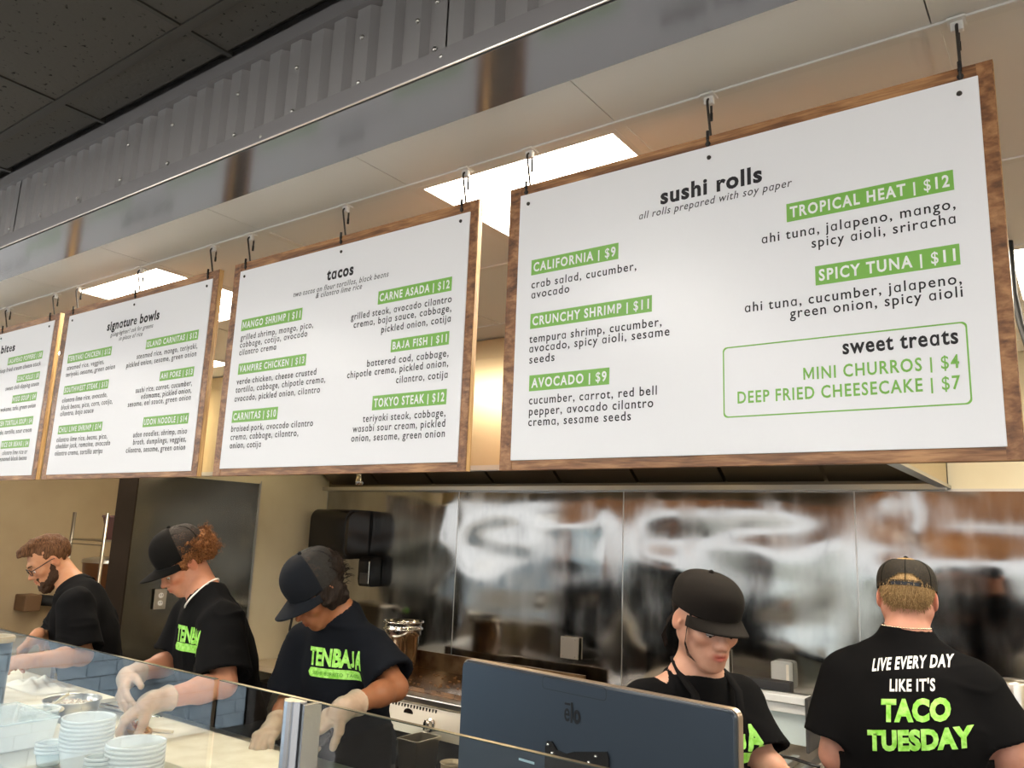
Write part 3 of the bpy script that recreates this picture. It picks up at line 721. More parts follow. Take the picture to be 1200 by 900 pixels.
# clear tray of lids
CLEAR = mat('translucent_plastic', (.80, .92, .95), .2, spec=.6, alpha=.38)
CLEAR2 = mat('milky_plastic', (.93, .96, .97), .28, spec=.6, alpha=.60)
def tray(loc, w, d, h, label):
    t = thing('lid_tray', label, 'tray', loc); x, y, z = loc
    MB().bbox((x - w, y - d, z + .001), (x + w, y + d, z + .004), .001).build('base', CLEAR2, t)
    f = MB()
    for s_ in (-1, 1):
        f.add([(x - w, y + s_ * d, z + .004), (x + w, y + s_ * d, z + .004), (x + w * 1.08, y + s_ * d * 1.1, z + h), (x - w * 1.08, y + s_ * d * 1.1, z + h)], [(0, 1, 2, 3)])
        f.add([(x + s_ * w, y - d, z + .004), (x + s_ * w, y + d, z + .004), (x + s_ * w * 1.08, y + d * 1.1, z + h), (x + s_ * w * 1.08, y - d * 1.1, z + h)], [(0, 1, 2, 3)])
    f.build('side', CLEAR2, t)
    MB().bbox((x - w * 1.12, y - d * 1.14, z + h), (x + w * 1.12, y + d * 1.14, z + h + .006), .002).build('lid', CLEAR, t)
p = atz(14, 842, SH + .07); tray((p.x - .05, p.y, SH), .12, .080, .07, 'pale blue clear plastic tray left of the cup stacks')
# cups: nested deli cups, every cup its own object
def cup(r1, r0, h, name, m, deep):
    o = thing(name, 'x', 'cup', (0, 0, 0))
    MB().lathe([(r0 * .3, .001), (r0, .001), (r0 + .001, .004), (r1 - .002, h - .008), (r1 - .002, h - .004)], seg=32).build('wall', m, o, smooth=True, local=True)
    MB().lathe([(r1 - .002, h - .007), (r1 + .0015, h - .007), (r1 + .002, h - .001), (r1 - .001, h), (r1 - .003, h - .003)], seg=32, capb=False).build('rim', CLEAR2, o, smooth=True, local=True)
    return o
def stack(px_, py_, Yc, n, step, r1, r0, h, m, label, grp, name='deli_cup'):
    p = atz(px_, py_, 0) if False else at(px_, py_, Yc); top = p.z; z0 = SH + .0005
    n = max(1, int(round((top - z0 - h) / step)) + 1); first = None; words = ['lowest', 'second', 'third', 'fourth', 'fifth', 'sixth', 'seventh', 'eighth', 'ninth', 'tenth', 'eleventh', 'twelfth', 'thirteenth', 'fourteenth', 'fifteenth', 'sixteenth']
    for k in range(n):
        w_ = 'topmost' if k == n - 1 else words[min(k, 15)]
        lab = f'{label}, {w_} cup of its nested stack'
        if first is None: first = cup(r1, r0, h, name, m, 0); first.location = (p.x, Yc, z0 + (top - z0 - h) - (n - 1) * step if n > 1 else z0); first['label'] = lab; first['group'] = grp; zz = z0; first.location.z = z0
        else: dup(first, (p.x, Yc, z0 + k * step), label=lab)
stack(105, 838, 1.13, 6, .0095, .062, .050, .055, CLEAR2, 'milky deli cup in the tallest stack', 'deli cups on the ledge')
stack(160, 869, 1.10, 4, .010, .064, .052, .045, CLEAR2, 'wide milky deli cup nearest the white board', 'deli cups on the ledge')
stack(44, 850, 1.20, 5, .010, .054, .042, .070, CLEAR, 'clear plastic cup in the stack nearest the lid tray', 'clear cups on the ledge')
stack(60, 868, 1.08, 4, .009, .034, .026, .038, CLEAR, 'small clear sauce cup between the two larger stacks', 'sauce cups on the ledge', 'sauce_cup')
stack(117, 886, 1.03, 3, .009, .030, .022, .038, CLEAR, 'small clear sauce cup in front of the tallest stack', 'sauce cups on the ledge', 'sauce_cup')
# taco being filled
p = atz(160, 858, -.665); p.z = BT + .001
t = thing('taco', 'folded taco with orange filling in the gloved hands', 'taco', tuple(p))
vs = []; fs = []; n = 14
for i in range(n + 1):
    x = -.07 + .14 * i / n; w = math.sqrt(max(0, 1 - (x / .072) ** 2))
    for k in range(9):
        a_ = R(-150 + 120 * k / 8 + 180 - 60); a_ = R(200 + 140 * k / 8); vs.append((p.x + x, p.y + .035 * w * math.cos(a_), p.z + .045 + .04 * math.sin(a_) * (1) + .012 * w))
for i in range(n):
    for k in range(8): q = i * 9 + k; fs.append((q, q + 1, q + 10, q + 9))
MB().add(vs, fs).build('tortilla', mat('tortilla', (.62, .40, .20), .7), t, smooth=True)
m_ = MB()
for i in range(40):
    m_.ball((p.x + rng.uniform(-.055, .055), p.y + rng.uniform(-.016, .016), p.z + .035 + rng.uniform(0, .03)), rng.uniform(.004, .009), 6, 4)
tag(m_.build('filling', noisy(mat('taco_filling', (.6, .2, .03), .5), 60, (.65, .18, .02), (.45, .35, .10)), t, smooth=True), kind='stuff')

# ================================================================ TOUCH MONITOR
MONB = mat('monitor_back', (.060, .076, .100), .30, .65, spec=.5)
BEZ = mat('champagne_bezel', (.50, .40, .32), .3, .8)
L_, R_ = at(541, 772, 1.20), at(862, 834, 1.135)
ang = math.atan2(R_.y - L_.y, R_.x - L_.x); wM = math.hypot(R_.x - L_.x, R_.y - L_.y); hM = .315; top = L_.z
t = thing('touch_monitor', 'dark blue-grey back of a touch screen monitor on the cashier counter', 'monitor', (L_.x, L_.y, top - hM - .12), ang)
MT = Matrix.Translation((L_.x, L_.y, top)) @ Matrix.Rotation(ang, 4, 'Z')
def rrect(x0, x1, z0, z1, r, seg=6):
    P = []
    for cx, cz, g0 in ((x1 - r, z1 - r, 0), (x0 + r, z1 - r, 90), (x0 + r, z0 + r, 180), (x1 - r, z0 + r, 270)):
        P += [(cx + r * math.cos(R(g0 + q * 90 / seg)), cz + r * math.sin(R(g0 + q * 90 / seg))) for q in range(seg + 1)]
    return P
def shell(poly_list, mt):
    """loft XZ polygons placed at given y, both ends closed"""
    mb = MB(); n = len(poly_list[0][1]); vs = []
    for y, P in poly_list: vs += [mt @ Vector((x, y, z)) for x, z in P]
    fs = [tuple(range(n))]
    for k in range(len(poly_list) - 1): fs += [(k * n + i, (k + 1) * n + i, (k + 1) * n + (i + 1) % n, k * n + (i + 1) % n) for i in range(n)]
    fs.append(tuple((len(poly_list) - 1) * n + i for i in range(n))[::-1]); return mb.add(vs, fs)
o = shell([(0, rrect(.004, wM - .004, -hM + .004, -.004, .010)), (.004, rrect(0.001, wM - .001, -hM + .001, -.001, .012)), (.0075, rrect(0.001, wM - .001, -hM + .001, -.001, .012))], MT).build('back_panel', MONB, t); smooth_by_angle(o, 40)
o = shell([(.008, rrect(-.0005, wM + .0005, -hM - .0005, .0005, .013)), (.020, rrect(-.001, wM + .001, -hM - .001, .001, .013)), (.022, rrect(.001, wM - .001, -hM + .001, -.001, .018))], MT).build('bezel', BEZ, t); smooth_by_angle(o, 40)
MB().box((.005, .0221, -hM + .005), (wM - .005, .026, -.005), MT).build('screen', BLACK_PLASTIC, t)
P = rrect(wM * .36, wM * .60, -.022, -.002, .006); Q = rrect(wM * .36 + .0008, wM * .60 - .0008, -.0212, -.0028, .0056); n = len(P)
MB().add([MT @ Vector((x, -.0006, z)) for x, z in P + Q], [(i, (i + 1) % n, n + (i + 1) % n, n + i) for i in range(n)]).build('vent_outline', mat('panel_groove', (.012, .016, .022), .5), t)
def at_mon(u, v):                                    # point of the back plane seen at that pixel
    Mi = MT.inverted(); o0 = Mi @ Vector((0, 0, 0)); d0 = (Mi.to_3x3() @ ray(u, v)); s_ = (-.001 - o0.y) / d0.y; q = o0 + d0 * s_; return q
a_, b_2 = at_mon(661, 844), at_mon(680, 846.5)
for txt, mm_ in (('elo', 'logo'),):
    V, F = layout(txt, .035, .03); xa = min(p[0] for p in V); xb = max(p[0] for p in V); k = (b_2.x - a_.x) / (xb - xa); hh = .029
    mb = MB(); mb.add([MT @ Vector((a_.x + (p[0] - xa) * k, -.0010, a_.z + p[1] * hh / .70)) for p in V], F)
    e1 = max(p[0] for p in layout('e', .03, 0)[0]); w_ = (e1) * k
    mb.box((a_.x + .0005, -.0012, a_.z + .0245), (a_.x + w_ - .001, -.0008, a_.z + .0278), MT)
    mb.build('logo', mat('logo_black', (.004, .004, .006), .4), t)
q0, q1 = at_mon(642, 868), at_mon(712, 884)
zc = (q0.z); P = [(q0.x, q0.z), (q0.x + .010, q0.z + .001), (q0.x + .022, q0.z - .010), (q0.x + .040, q0.z - .012), (q0.x + .055, q0.z - .006), (q1.x, q1.z + .004), (q1.x + .004, q1.z - .006), (q1.x + .004, q1.z - .09), (q0.x - .003, q1.z - .09), (q0.x - .003, q0.z - .010)]
m_ = MB(); n = len(P); vs = [MT @ Vector((x, -.004, z)) for x, z in P] + [MT @ Vector((x, -.0005, z)) for x, z in P]
m_.add(vs, [tuple(range(n))] + [(i, i + n, (i + 1) % n + n, (i + 1) % n) for i in range(n)]).build('mount_plate', BLACK_PLASTIC, t)
for u, v in ((644, 872), (649, 882), (700, 886), (692, 893)):
    q = at_mon(u, v); MB().ball((0, 0, 0), .0030, 8, 6, None).v
    MB().ball(MT @ Vector((q.x, -.005, q.z)), .0028, 8, 6).build('screw', CHROME, t, smooth=True)
q = at_mon(608, 888); q2 = at_mon(626, 893)
MB().box((q.x, -.0012, q2.z - .004), (q2.x, -.0006, q.z), MT).build('rating_label', mat('pale_label', (.35, .48, .55), .4), t)
MB().box((wM * .45, -.03, -hM - .12), (wM * .55, -.005, -.16), MT).build('stand_neck', BLACK_PLASTIC, t)
MB().bbox((wM * .28, -.10, -hM - .132), (wM * .72, .10, -hM - .12), .003, MT).build('stand_base', BLACK_PLASTIC, t)
t = thing('cashier_counter', 'cashier counter under the touch monitor, right of the prep counter', 'counter', (-.5, 1.1, FLOOR))
ct = top - hM - .133
MB().bbox((-1.20, .76, ct - .035), (.9, 1.42, ct), .004).build('worktop', mat('dark_worktop', (.05, .045, .04), .4), t)
MB().box((-1.18, .80, FLOOR), (.88, 1.38, ct - .035)).build('cabinet_body', mat('dark_cabinet', (.04, .035, .03), .6), t)

# ================================================================ GRIDDLE AND THINGS ALONG THE BACK WALL
GR = mat('seasoned_griddle', (.10, .05, .022), .22, .6, coat=.5); noisy(GR, 9, (.04, .02, .010), (.30, .15, .06), .3, .7, dist=1)
GST = mat('griddle_steel', (.50, .45, .36), .34, 1)
t = thing('griddle', 'flat-top griddle with browned splash guards behind the man in the cap', 'griddle', (-2.9, 3.7, FLOOR))
gx0, gx1, gy0, gy1, g0 = -3.50, -2.28, 3.42, 3.90, -.835
MB().box((gx0, gy0, g0 - .03), (gx1, gy1, g0)).build('cooking_plate', GR, t)
BRN = noisy(mat('browned_steel', (.25, .15, .07), .32, .9), 6, (.12, .06, .03), (.40, .27, .14))
MB().box((gx0, gy1, g0 - .03), (gx1, gy1 + .012, g0 + .105)).build('back_splash', BRN, t)
m_ = MB(); m_.add([(gx0, gy0, g0 - .02), (gx0, gy1, g0 - .02), (gx0, gy1, g0 + .105), (gx0, gy0, g0 + .055), (gx0 + .01, gy0, g0 - .02), (gx0 + .01, gy1, g0 - .02), (gx0 + .01, gy1, g0 + .105), (gx0 + .01, gy0, g0 + .055)], [(0,1,2,3),(7,6,5,4),(0,4,5,1),(1,5,6,2),(2,6,7,3),(3,7,4,0)]); m_.build('side_splash', BRN, t)
for i in range(60):
    pass
MB().bbox((gx0 - .01, gy0 - .10, g0 - .062), (gx1 + .01, gy0 - .002, g0 - .022), .008).build('front_rail', STEEL, t)
# sloping control panel
py0, pz0_, pz1_ = gy0 - .09, g0 - .205, g0 - .070
MB().add([(gx0, py0 + .02, pz1_), (gx1, py0 + .02, pz1_), (gx1, py0 - .03, pz0_), (gx0, py0 - .03, pz0_), (gx0, gy1, pz1_), (gx1, gy1, pz1_), (gx1, gy1, pz0_), (gx0, gy1, pz0_)], [(0,3,2,1),(4,5,6,7),(0,1,5,4),(3,7,6,2),(0,4,7,3),(1,2,6,5)]).build('control_panel', GST, t)
for i in range(26):
    x = gx0 + .1 + i * .022; MB().box((x, py0 - .001 + .018, pz1_ - .022), (x + .008, py0 + .012, pz1_ - .006)).build('vent_slot', BLACK_PLASTIC, t)
MB().lathe([(.022, 0), (.022, .002)], seg=16, capt=True, M=Matrix.Translation((-3.03, py0 + .004, g0 - .115)) @ Matrix.Scale(1.5, 4, (1, 0, 0)) @ Matrix.Rotation(R(90), 4, 'X')).build('viewing_hole', BLACK_PLASTIC, t)
for x in (-3.24, -2.86, -2.5):
    M = Matrix.Translation((x, py0 - .005, g0 - .150)) @ Matrix.Rotation(R(80), 4, 'X')
    MB().lathe([(.034, 0), (.034, .012), (.024, .016), (.022, .04), (.016, .043)], seg=18, capt=True, M=M).box((-.006, -.024, .040), (.006, .024, .052), M).build('knob', CHROME, t, smooth=False)
for x in (gx0 + .03, gx1 - .03):
    for y in (3.48, gy1 - .04): MB().tube([(x, y, FLOOR), (x, y, pz0_)], .02, 8).build('leg', GST, t, smooth=True)

# bits of food left on the plate
m_ = MB()
for i in range(70):
    x, y = rng.gauss(-2.85, .22), rng.uniform(gy0 + .05, gy1 - .05); m_.ball((x, y, g0 + .003), (rng.uniform(.004, .014), rng.uniform(.004, .01), rng.uniform(.001, .003)), 6, 4)
tag(m_.build('food_scraps', mat('browned_food', (.28, .13, .04), .5), t, smooth=True), kind='stuff')
# inset pan pot on the griddle corner
pc = at(470, 772, 3.62); pr = .118; g0 = -.775
ts = thing('side_stand', 'narrow steel stand between the griddle and the side table', 'stand', (pc.x, 3.66, FLOOR))
MB().bbox((-3.80, 3.44, g0 - .03), (-3.525, 3.92, g0), .003).build('stand_top', STEEL, ts)
for x in (-3.78, -3.545):
    for y in (3.47, 3.89): MB().tube([(x, y, FLOOR), (x, y, g0 - .03)], .015, 8).build('leg', STEEL, ts, smooth=True)
t = thing('steel_pot', 'tall stainless inset pan standing at the left of the griddle', 'pot', (pc.x, 3.62, g0))
hp = at(470, 727, 3.62).z - g0
MB().lathe([(pr * .70, .002), (pr * .74, .01), (pr * .84, hp * .66), (pr * .92, hp * .68), (pr * .92, hp * .82)], c=(pc.x, 3.62, g0), seg=36).build('body', CHROME, t, smooth=True)
MB().lathe([(pr * .9, hp * .80), (pr * 1.0, hp * .81), (pr * 1.02, hp * .84), (pr * .93, hp * .86), (pr * .93, hp * .96), (pr * 1.04, hp * .97), (pr * 1.04, hp), (pr * .95, hp), (pr * .9, hp * .8)], c=(pc.x, 3.62, g0), seg=36, capb=False).build('rim', CHROME, t, smooth=True)
# steel pan and tub on their own low rack below the griddle front
pz_ = pz0_ - .20; g0 = -.835
MB().box((gx0 + .04, 3.44, pz_ - .3), (gx1 - .04, 3.46, pz0_ - .002)).build('under_shade_sheet', BLACK_PLASTIC, bpy.data.objects['griddle'])  # black sheet standing in for the shade under the griddle
ts = thing('low_shelf', 'low steel shelf in front of the griddle legs', 'shelf', (-2.9, 3.2, FLOOR))
MB().box((-3.45, 3.02, pz_ - .016), (-2.28, 3.30, pz_)).build('shelf_board', GST, ts)
for x in (-3.43, -2.30):
    for y in (3.04, 3.28): MB().tube([(x, y, FLOOR), (x, y, pz_ - .016)], .012, 8).build('leg', GST, ts, smooth=True)
pq = at(487, 880, 3.14)
t = thing('hotel_pan', 'square steel food pan with a paper label on the shelf under the griddle', 'pan', (pq.x, 3.16, pz_))
w_, h_ = .062, pq.z + .062 - pz_
m_ = MB(); P0 = [(-w_ * .82, -.07), (w_ * .82, -.07), (w_ * .82, .07), (-w_ * .82, .07)]; P1 = [(a * 1.2, b * 1.2) for a, b in P0]; P2 = [(a * 1.34, b * 1.34) for a, b in P0]
def ring(P, z): return [(pq.x + a, 3.16 + b, z) for a, b in P]
vs = ring(P0, pz_ + .002) + ring(P1, pz_ + h_) + ring(P2, pz_ + h_) + ring(P2, pz_ + h_ - .008)
m_.add(vs, [(3, 2, 1, 0)] + [(k * 4 + i, k * 4 + (i + 1) % 4, (k + 1) * 4 + (i + 1) % 4, (k + 1) * 4 + i) for k in range(3) for i in range(4)]).build('pan', GST, t)
MB().box((pq.x + .03, 3.16 - .0845, pz_ + .04), (pq.x + .062, 3.16 - .083, pz_ + .09)).build('paper_label', WHITE_PLASTIC, t)
pq = at(530, 893, 3.14); t = thing('round_tub', 'small round pale tub on the shelf under the griddle', 'tub', (pq.x, 3.14, pz_))
MB().lathe([(.045, .002), (.055, pq.z - pz_ - .008), (.060, pq.z - pz_), (.054, pq.z - pz_), (.048, pq.z - pz_ - .02)], c=(pq.x, 3.14, pz_), seg=24).build('tub', mat('tan_plastic', (.45, .36, .24), .5), t, smooth=True)
# wall fittings
def plate(name, label, c, w, h, normal, m, parts, cat, grp=None):
    """wall plate; normal 'y' faces -Y, 'x' faces +X"""
    x, y, z = c; t = thing(name, label, cat, (x, y, z - h / 2), group=grp)
    M = Matrix.Translation(c) @ (Matrix.Identity(4) if normal == 'y' else Matrix.Rotation(R(90), 4, 'Z'))
    MB().bbox((-w / 2, -.012, -h / 2), (w / 2, -.0, h / 2), .002, M).build('plate', m, t)
    for kind_, a, b, s_ in parts:
        if kind_ == 'screw': MB().ball(M @ Vector((a, -.012, b)), .003, 8, 5).build('screw', CHROME, t, smooth=True)
        else:
            MB().lathe([(.016, 0), (.016, .003)], seg=16, capt=True, M=M @ Matrix.Translation((a, -.012, b)) @ Matrix.Rotation(R(90), 4, 'X')).build('socket', WHITE_PLASTIC, t)
            for dx_ in (-.006, .006): MB().box((a + dx_ - .0012, -.0160, b - .002), (a + dx_ + .0012, -.0148, b + .007), M).build('slot', BLACK_PLASTIC, t)
    return t
BOXM = mat('outlet_box_metal', (.55, .50, .42), .35, .9)
c_ = at(669, 759, 4.03); plate('wall_plate', 'blank square metal wall plate with four screws above the monitor', (c_.x, 4.022, c_.z), .118, .118, 'y', BOXM, [('screw', a, b, 0) for a in (-.04, .04) for b in (-.045, .045)], 'wall plate')
c_ = atx(187, 702, -4.585); plate('wall_outlet', 'double power outlet on the dark steel wall by the curly-haired man', (-4.586, c_.y, c_.z), .075, .118, 'x', BOXM, [('sock', 0, .022, 0), ('sock', 0, -.022, 0)], 'outlet')
c_ = at(916, 792, 4.0); t = thing('outlet_cover', 'grey weatherproof outlet cover on the wall above the open lid', 'outlet cover', (c_.x, 3.99, c_.z))
MB().bbox((c_.x - .045, 3.975, c_.z - .06), (c_.x + .045, 4.034, c_.z + .065), .008).build('cover', mat('grey_cover', (.55, .58, .60), .35), t)
MB().bbox((c_.x + .03, 3.968, c_.z - .055), (c_.x + .043, 3.976, c_.z + .058), .003).build('latch_edge', WHITE_PLASTIC, t)
c_ = at(847, 775, 4.03); plate('switch_plate', 'small white wall plate beside the cashier', (c_.x, 4.022, c_.z), .075, .115, 'y', WHITE_PLASTIC, [('screw', 0, .04, 0), ('screw', 0, -.04, 0)], 'wall plate')
# towel dispenser
def disp(name, label, u0, v0, u1, v1, yb, depth, cat, win):
    # footprint on the wall solved from the front face
    a = at(u0, v0, yb - depth); b = at(u1, v1, yb - depth); x0, x1, z1, z0 = a.x, b.x, a.z, b.z
    t = thing(name, label, cat, ((x0 + x1) / 2, yb, z0)); seg = 8; r = .075 if win else .035; prof = [(yb, z0), (yb - depth * .8, z0)]
    prof += [(yb - depth * .92, z0 + .01), (yb - depth, z0 + .05)]
    for k in range(seg + 1): g_ = R(90 * k / seg); prof.append((yb - depth + r - r * math.cos(g_), z1 - r + r * math.sin(g_)))
    prof.append((yb, z1)); n = len(prof); vs = [(x0, y, z) for y, z in prof] + [(x1, y, z) for y, z in prof]
    o = MB().add(vs, [tuple(range(n)), tuple(range(n, 2 * n))[::-1]] + [(i, i + n, (i + 1) % n + n, (i + 1) % n) for i in range(n)]).build('body', BLACK_PLASTIC, t); smooth_by_angle(o, 30)
    if win:
        q = [(y * .0 + yb - (yb - y) * .90 - .012, z0 + (z - z0) * .90 + .02) for y, z in prof]
        o = MB().add([(x1 + .0005, y, z) for y, z in q] + [(x1 + .006, yb - (yb - y) * .93, z0 + (z - z0) * .95 + .012) for y, z in q], [tuple(range(n, 2 * n))[::-1]] + [(i, (i + 1) % n, (i + 1) % n + n, i + n) for i in range(n)]).build('side_cover', mat('smoked_plastic', (.018, .014, .011), .12), t)
        MB().box((x0 + .02, yb - depth * .82, z0 - .004), (x1 - .02, yb - depth * .5, z0 + .002)).build('paper_slot', RUBBER, t)
    else:
        MB().bbox((x0 + .02, yb - depth - .004, z0 + .02), (x1 - .02, yb - depth + .006, z0 + .09), .003).build('push_bar', mat('dark_grey_plastic', (.05, .048, .045), .35), t)
        MB().bbox((x1 - .012, yb - depth - .002, z0 + .02), (x1 - .006, yb - .02, z1 - .03), .002).build('chrome_line', CHROME, t)
    return t
disp('towel_dispenser', 'black paper towel dispenser with rounded top on the steel wall', 365, 596, 401, 655, 4.03, .235, 'dispenser', True)
disp('soap_dispenser', 'small black soap dispenser below and right of the towel dispenser', 421, 652, 432, 688, 4.03, .105, 'dispenser', False)
# side table with a drinks machine by the cream wall
a_ = atx(345, 781, -4.25)
tz = a_.z
t = thing('side_table', 'pale-topped side table against the cream wall', 'table', (-4.3, 3.65, FLOOR))
MB().bbox((-4.59, 3.42, tz - .035), (-3.95, 4.0, tz), .003).build('tabletop', mat('tan_top', (.48, .38, .25), .4), t)
for x in (-4.55, -4.0):
    for y in (3.47, 3.95): MB().box((x - .02, y - .02, FLOOR), (x + .02, y + .02, tz - .035)).build('leg', BLACK_PLASTIC, t)
MB().box((-4.55, 3.5, FLOOR + .3), (-4.0, 3.9, tz - .12)).build('cabinet', BLACK_PLASTIC, t)
t = thing('can_opener_machine', 'steel bench machine with a black cable on the side table', 'machine', (-4.3, 3.75, tz))
MB().bbox((-4.44, 3.68, tz + .12), (-4.16, 3.88, tz + .36), .02).build('head', STEEL, t)
MB().box((-4.40, 3.74, tz + .012), (-4.34, 3.82, tz + .13)).build('column', STEEL, t)
MB().bbox((-4.45, 3.66, tz + .001), (-4.14, 3.90, tz + .014), .003).build('base', BLACK_PLASTIC, t)
MB().bbox((-4.30, 3.66, tz + .30), (-4.06, 3.76, tz + .35), .012).build('arm', CHROME, t)
MB().lathe([(.02, 0), (.022, .03), (.015, .05)], c=(-4.04, 3.71, tz + .31), seg=12, capt=True).build('green_knob', mat('green_knob', (.25, .7, .08), .4), t, smooth=True)
MB().tube([(-4.47, 3.70, tz + .34), (-4.485, 3.69, tz + .20), (-4.48, 3.70, tz + .08), (-4.46, 3.71, tz + .02)], .008, 8).build('cable', RUBBER, t, smooth=True)
# black rubbish bags / mixers in the shade between counter and table
t = thing('bin', 'dark bin lined with a black bag behind the counter', 'bin', (-3.15, 2.75, FLOOR))
MB().lathe([(.20, .001), (.24, .70), (.25, .71), (.25, .74)], c=(-3.15, 2.75, FLOOR), seg=28).build('bin_body', BLACK_PLASTIC, t, smooth=True)
n = 32; vs = []; fs = []
for j in range(9):
    for i in range(n):
        g_ = 2 * math.pi * i / n; r_ = .27 - .012 * j + .02 * noise.noise(Vector((math.cos(g_) * 3, math.sin(g_) * 3, j * .6))); vs.append((-3.15 + r_ * math.cos(g_), 2.75 + r_ * math.sin(g_), FLOOR + .52 + .04 * j))
for j in range(8):
    for i in range(n): fs.append((j * n + i, j * n + (i + 1) % n, (j + 1) * n + (i + 1) % n, (j + 1) * n + i))
fs.append(tuple(8 * n + i for i in range(n)))
MB().add(vs, fs).build('bag', mat('black_bag', (.012, .011, .010), .28), t, smooth=True)
# back-kitchen wire rack
CHR2 = mat('dull_chrome', (.38, .34, .28), .35, 1)
t = thing('wire_rack', 'chrome wire shelving with dark tubs behind the bearded man', 'rack', (-6.0, 3.1, FLOOR))
rx0, rx1, ry0, ry1, rt = -6.24, -5.76, 3.0, 3.42, .045
for x in (rx0, rx1):
    for y in (ry0, ry1): MB().tube([(x, y, FLOOR), (x, y, rt)], .013, 10).build('post', CHR2, t, smooth=True)
for z in (rt - .20, rt - .68, rt - 1.15):
    m_ = MB()
    for y in (ry0, ry1): m_.tube([(rx0, y, z), (rx1, y, z)], .005, 6); m_.tube([(rx0, y, z - .03), (rx1, y, z - .03)], .004, 6)
    for x in (rx0, rx1): m_.tube([(x, ry0, z), (x, ry1, z)], .005, 6)
    for i in range(15): m_.tube([(rx0 + .03 * (i + 1), ry0, z + .004), (rx0 + .03 * (i + 1), ry1, z + .004)], .0022, 5)
    m_.build('wire_shelf', CHR2, t)
DTUB = mat('dark_red_tub', (.06, .02, .015), .4)
t = thing('storage_tub', 'dark red tub on the top shelf of the wire rack', 'tub', (-5.95, 3.2, rt - .19))
MB().lathe([(.10, .002), (.14, .16), (.15, .165), (.15, .18)], c=(-5.93, 3.2, rt - .194), seg=4).build('tub_body', DTUB, t)
t = thing('round_lid_pan', 'large round pan with a shiny lid on the middle shelf of the wire rack', 'pan', (-6.0, 3.2, rt - .67))
MB().lathe([(.17, .002), (.19, .30), (.195, .31)], c=(-6.0, 3.2, rt - .672), seg=28, capt=True).build('pan_body', mat('copper_brown', (.16, .07, .03), .35, .5), t, smooth=True)
MB().lathe([(.20, .31), (.19, .335), (.10, .35), (.0, .352)], c=(-6.0, 3.2, rt - .672), seg=28, capb=False).build('lid', STEEL, t, smooth=True)
# wall shelf box and pale pipe on the far left wall, behind the bearded man
p = atx(33, 706, -7.1)
t = thing('wall_dispenser', 'brown box with a dark roll on the wall by the bearded man', 'dispenser', (-6.6, p.y, p.z - .1))
MB().bbox((-7.19, p.y - .07, p.z - .065), (-7.0, p.y + .06, p.z + .065), .01).build('box', mat('brown_box', (.16, .09, .045), .5), t)
MB().tube([(-7.08, p.y + .07, p.z + .02), (-7.05, p.y + .38, p.z - .02)], .045, 12).build('roll', RUBBER, t, smooth=True)
t = MB().tube([(-7.1, p.y + .33, p.z - .05), (-7.1, p.y + .33, FLOOR)], .05, 12).build('pale_pipe', mat('pale_pipe', (.45, .36, .22), .5), smooth=True); tag(t, 'pale upright pipe against the beige wall at the left', 'pipe')

# ================================================================ OPEN LID UNIT AND TABLE ON THE RIGHT
WH = mat('white_lid', (.80, .84, .86), .3)
yl_ = 3.30
A, B = at(872, 806, yl_), at(946, 815, yl_); C_ = at(940, 876, yl_)
t = thing('lid_unit', 'open white lid of a prep fridge between the cashier and the man facing away', 'fridge lid', ((A.x + B.x) / 2, yl_, C_.z))
x0, x1, z1, z0 = A.x - .22, B.x, A.z, C_.z
MB().bbox((x0, yl_ + .02, z0), (x1, yl_ + .05, z1), .004).build('back_sheet', mat('pale_glass_sheet', (.62, .74, .78), .2, spec=.6), t)
MB().bbox((x0, yl_ - .035, z1 - .028), (x1, yl_ + .05, z1), .003).build('top_rail', WH, t)
MB().bbox((x0, yl_ - .012, z1 - .068), (x1 - .006, yl_ + .02, z1 - .034), .003).build('lower_rail', WH, t)
MB().bbox((x1 + .001, yl_ - .04, z0 - .01), (x1 + .012, yl_ + .12, z1), .003).build('end_cap', mat('charcoal', (.05, .05, .052), .5), t)
MB().bbox((x0, yl_ + .05, z1 - .01), (x1 - .08, yl_ + .10, z1 + .035), .004).build('hinge_cover', mat('dark_hinge', (.03, .03, .032), .5), t)
t = thing('prep_fridge', 'steel prep fridge under the open white lid', 'fridge', (-.9, 3.2, FLOOR))
MB().bbox((-2.2, 2.98, FLOOR + .1), (-.05, 3.95, z0 - .045), .006).build('body', GST, t)
MB().box((-2.15, 3.0, FLOOR), (-.1, 3.9, FLOOR + .1)).build('plinth', BLACK_PLASTIC, t)
f = MB()
for a, b in (((-2.2, 2.98), (-.05, 3.02)), ((x1 + .03, 3.02), (x1 + .07, 3.8)), ((x1 - .05, 3.02), (x1 - .02, 3.26))):
    f = MB(); f.bbox((a[0], a[1], z0 - .044), (b[0], b[1], z0 - .02), .003); f.build('pan_rail', STEEL, t)
MB().tube([at(905, 884, 3.15), at(930, 889, 3.12), at(960, 899, 3.05)], .006, 8).build('handle_rod', BLACK_PLASTIC, t, smooth=True)
a_ = at(1188, 806, 3.7)
t = thing('small_canister', 'small steel canister on the counter at the right edge', 'canister', (a_.x, 3.7, z0 - .04))
MB().lathe([(.05, .0), (.05, a_.z - z0 + .06), (.042, a_.z - z0 + .075)], c=(a_.x, 3.7, z0 - .044), seg=20, capt=True).build('can', STEEL, t, smooth=True)
MB().bbox((-.04, 3.1, FLOOR), (2.4, 3.95, z0 - .045), .006).build('t', GST) if False else None
t = thing('back_table', 'steel work table against the right part of the back wall', 'table', (1.2, 3.6, FLOOR))
MB().bbox((-.03, 3.1, z0 - .085), (2.4, 3.97, z0 - .045), .004).build('tabletop', STEEL, t)
for x in (.02, 2.35):
    for y in (3.15, 3.9): MB().tube([(x, y, FLOOR), (x, y, z0 - .085)], .02, 8).build('leg', STEEL, t, smooth=True)
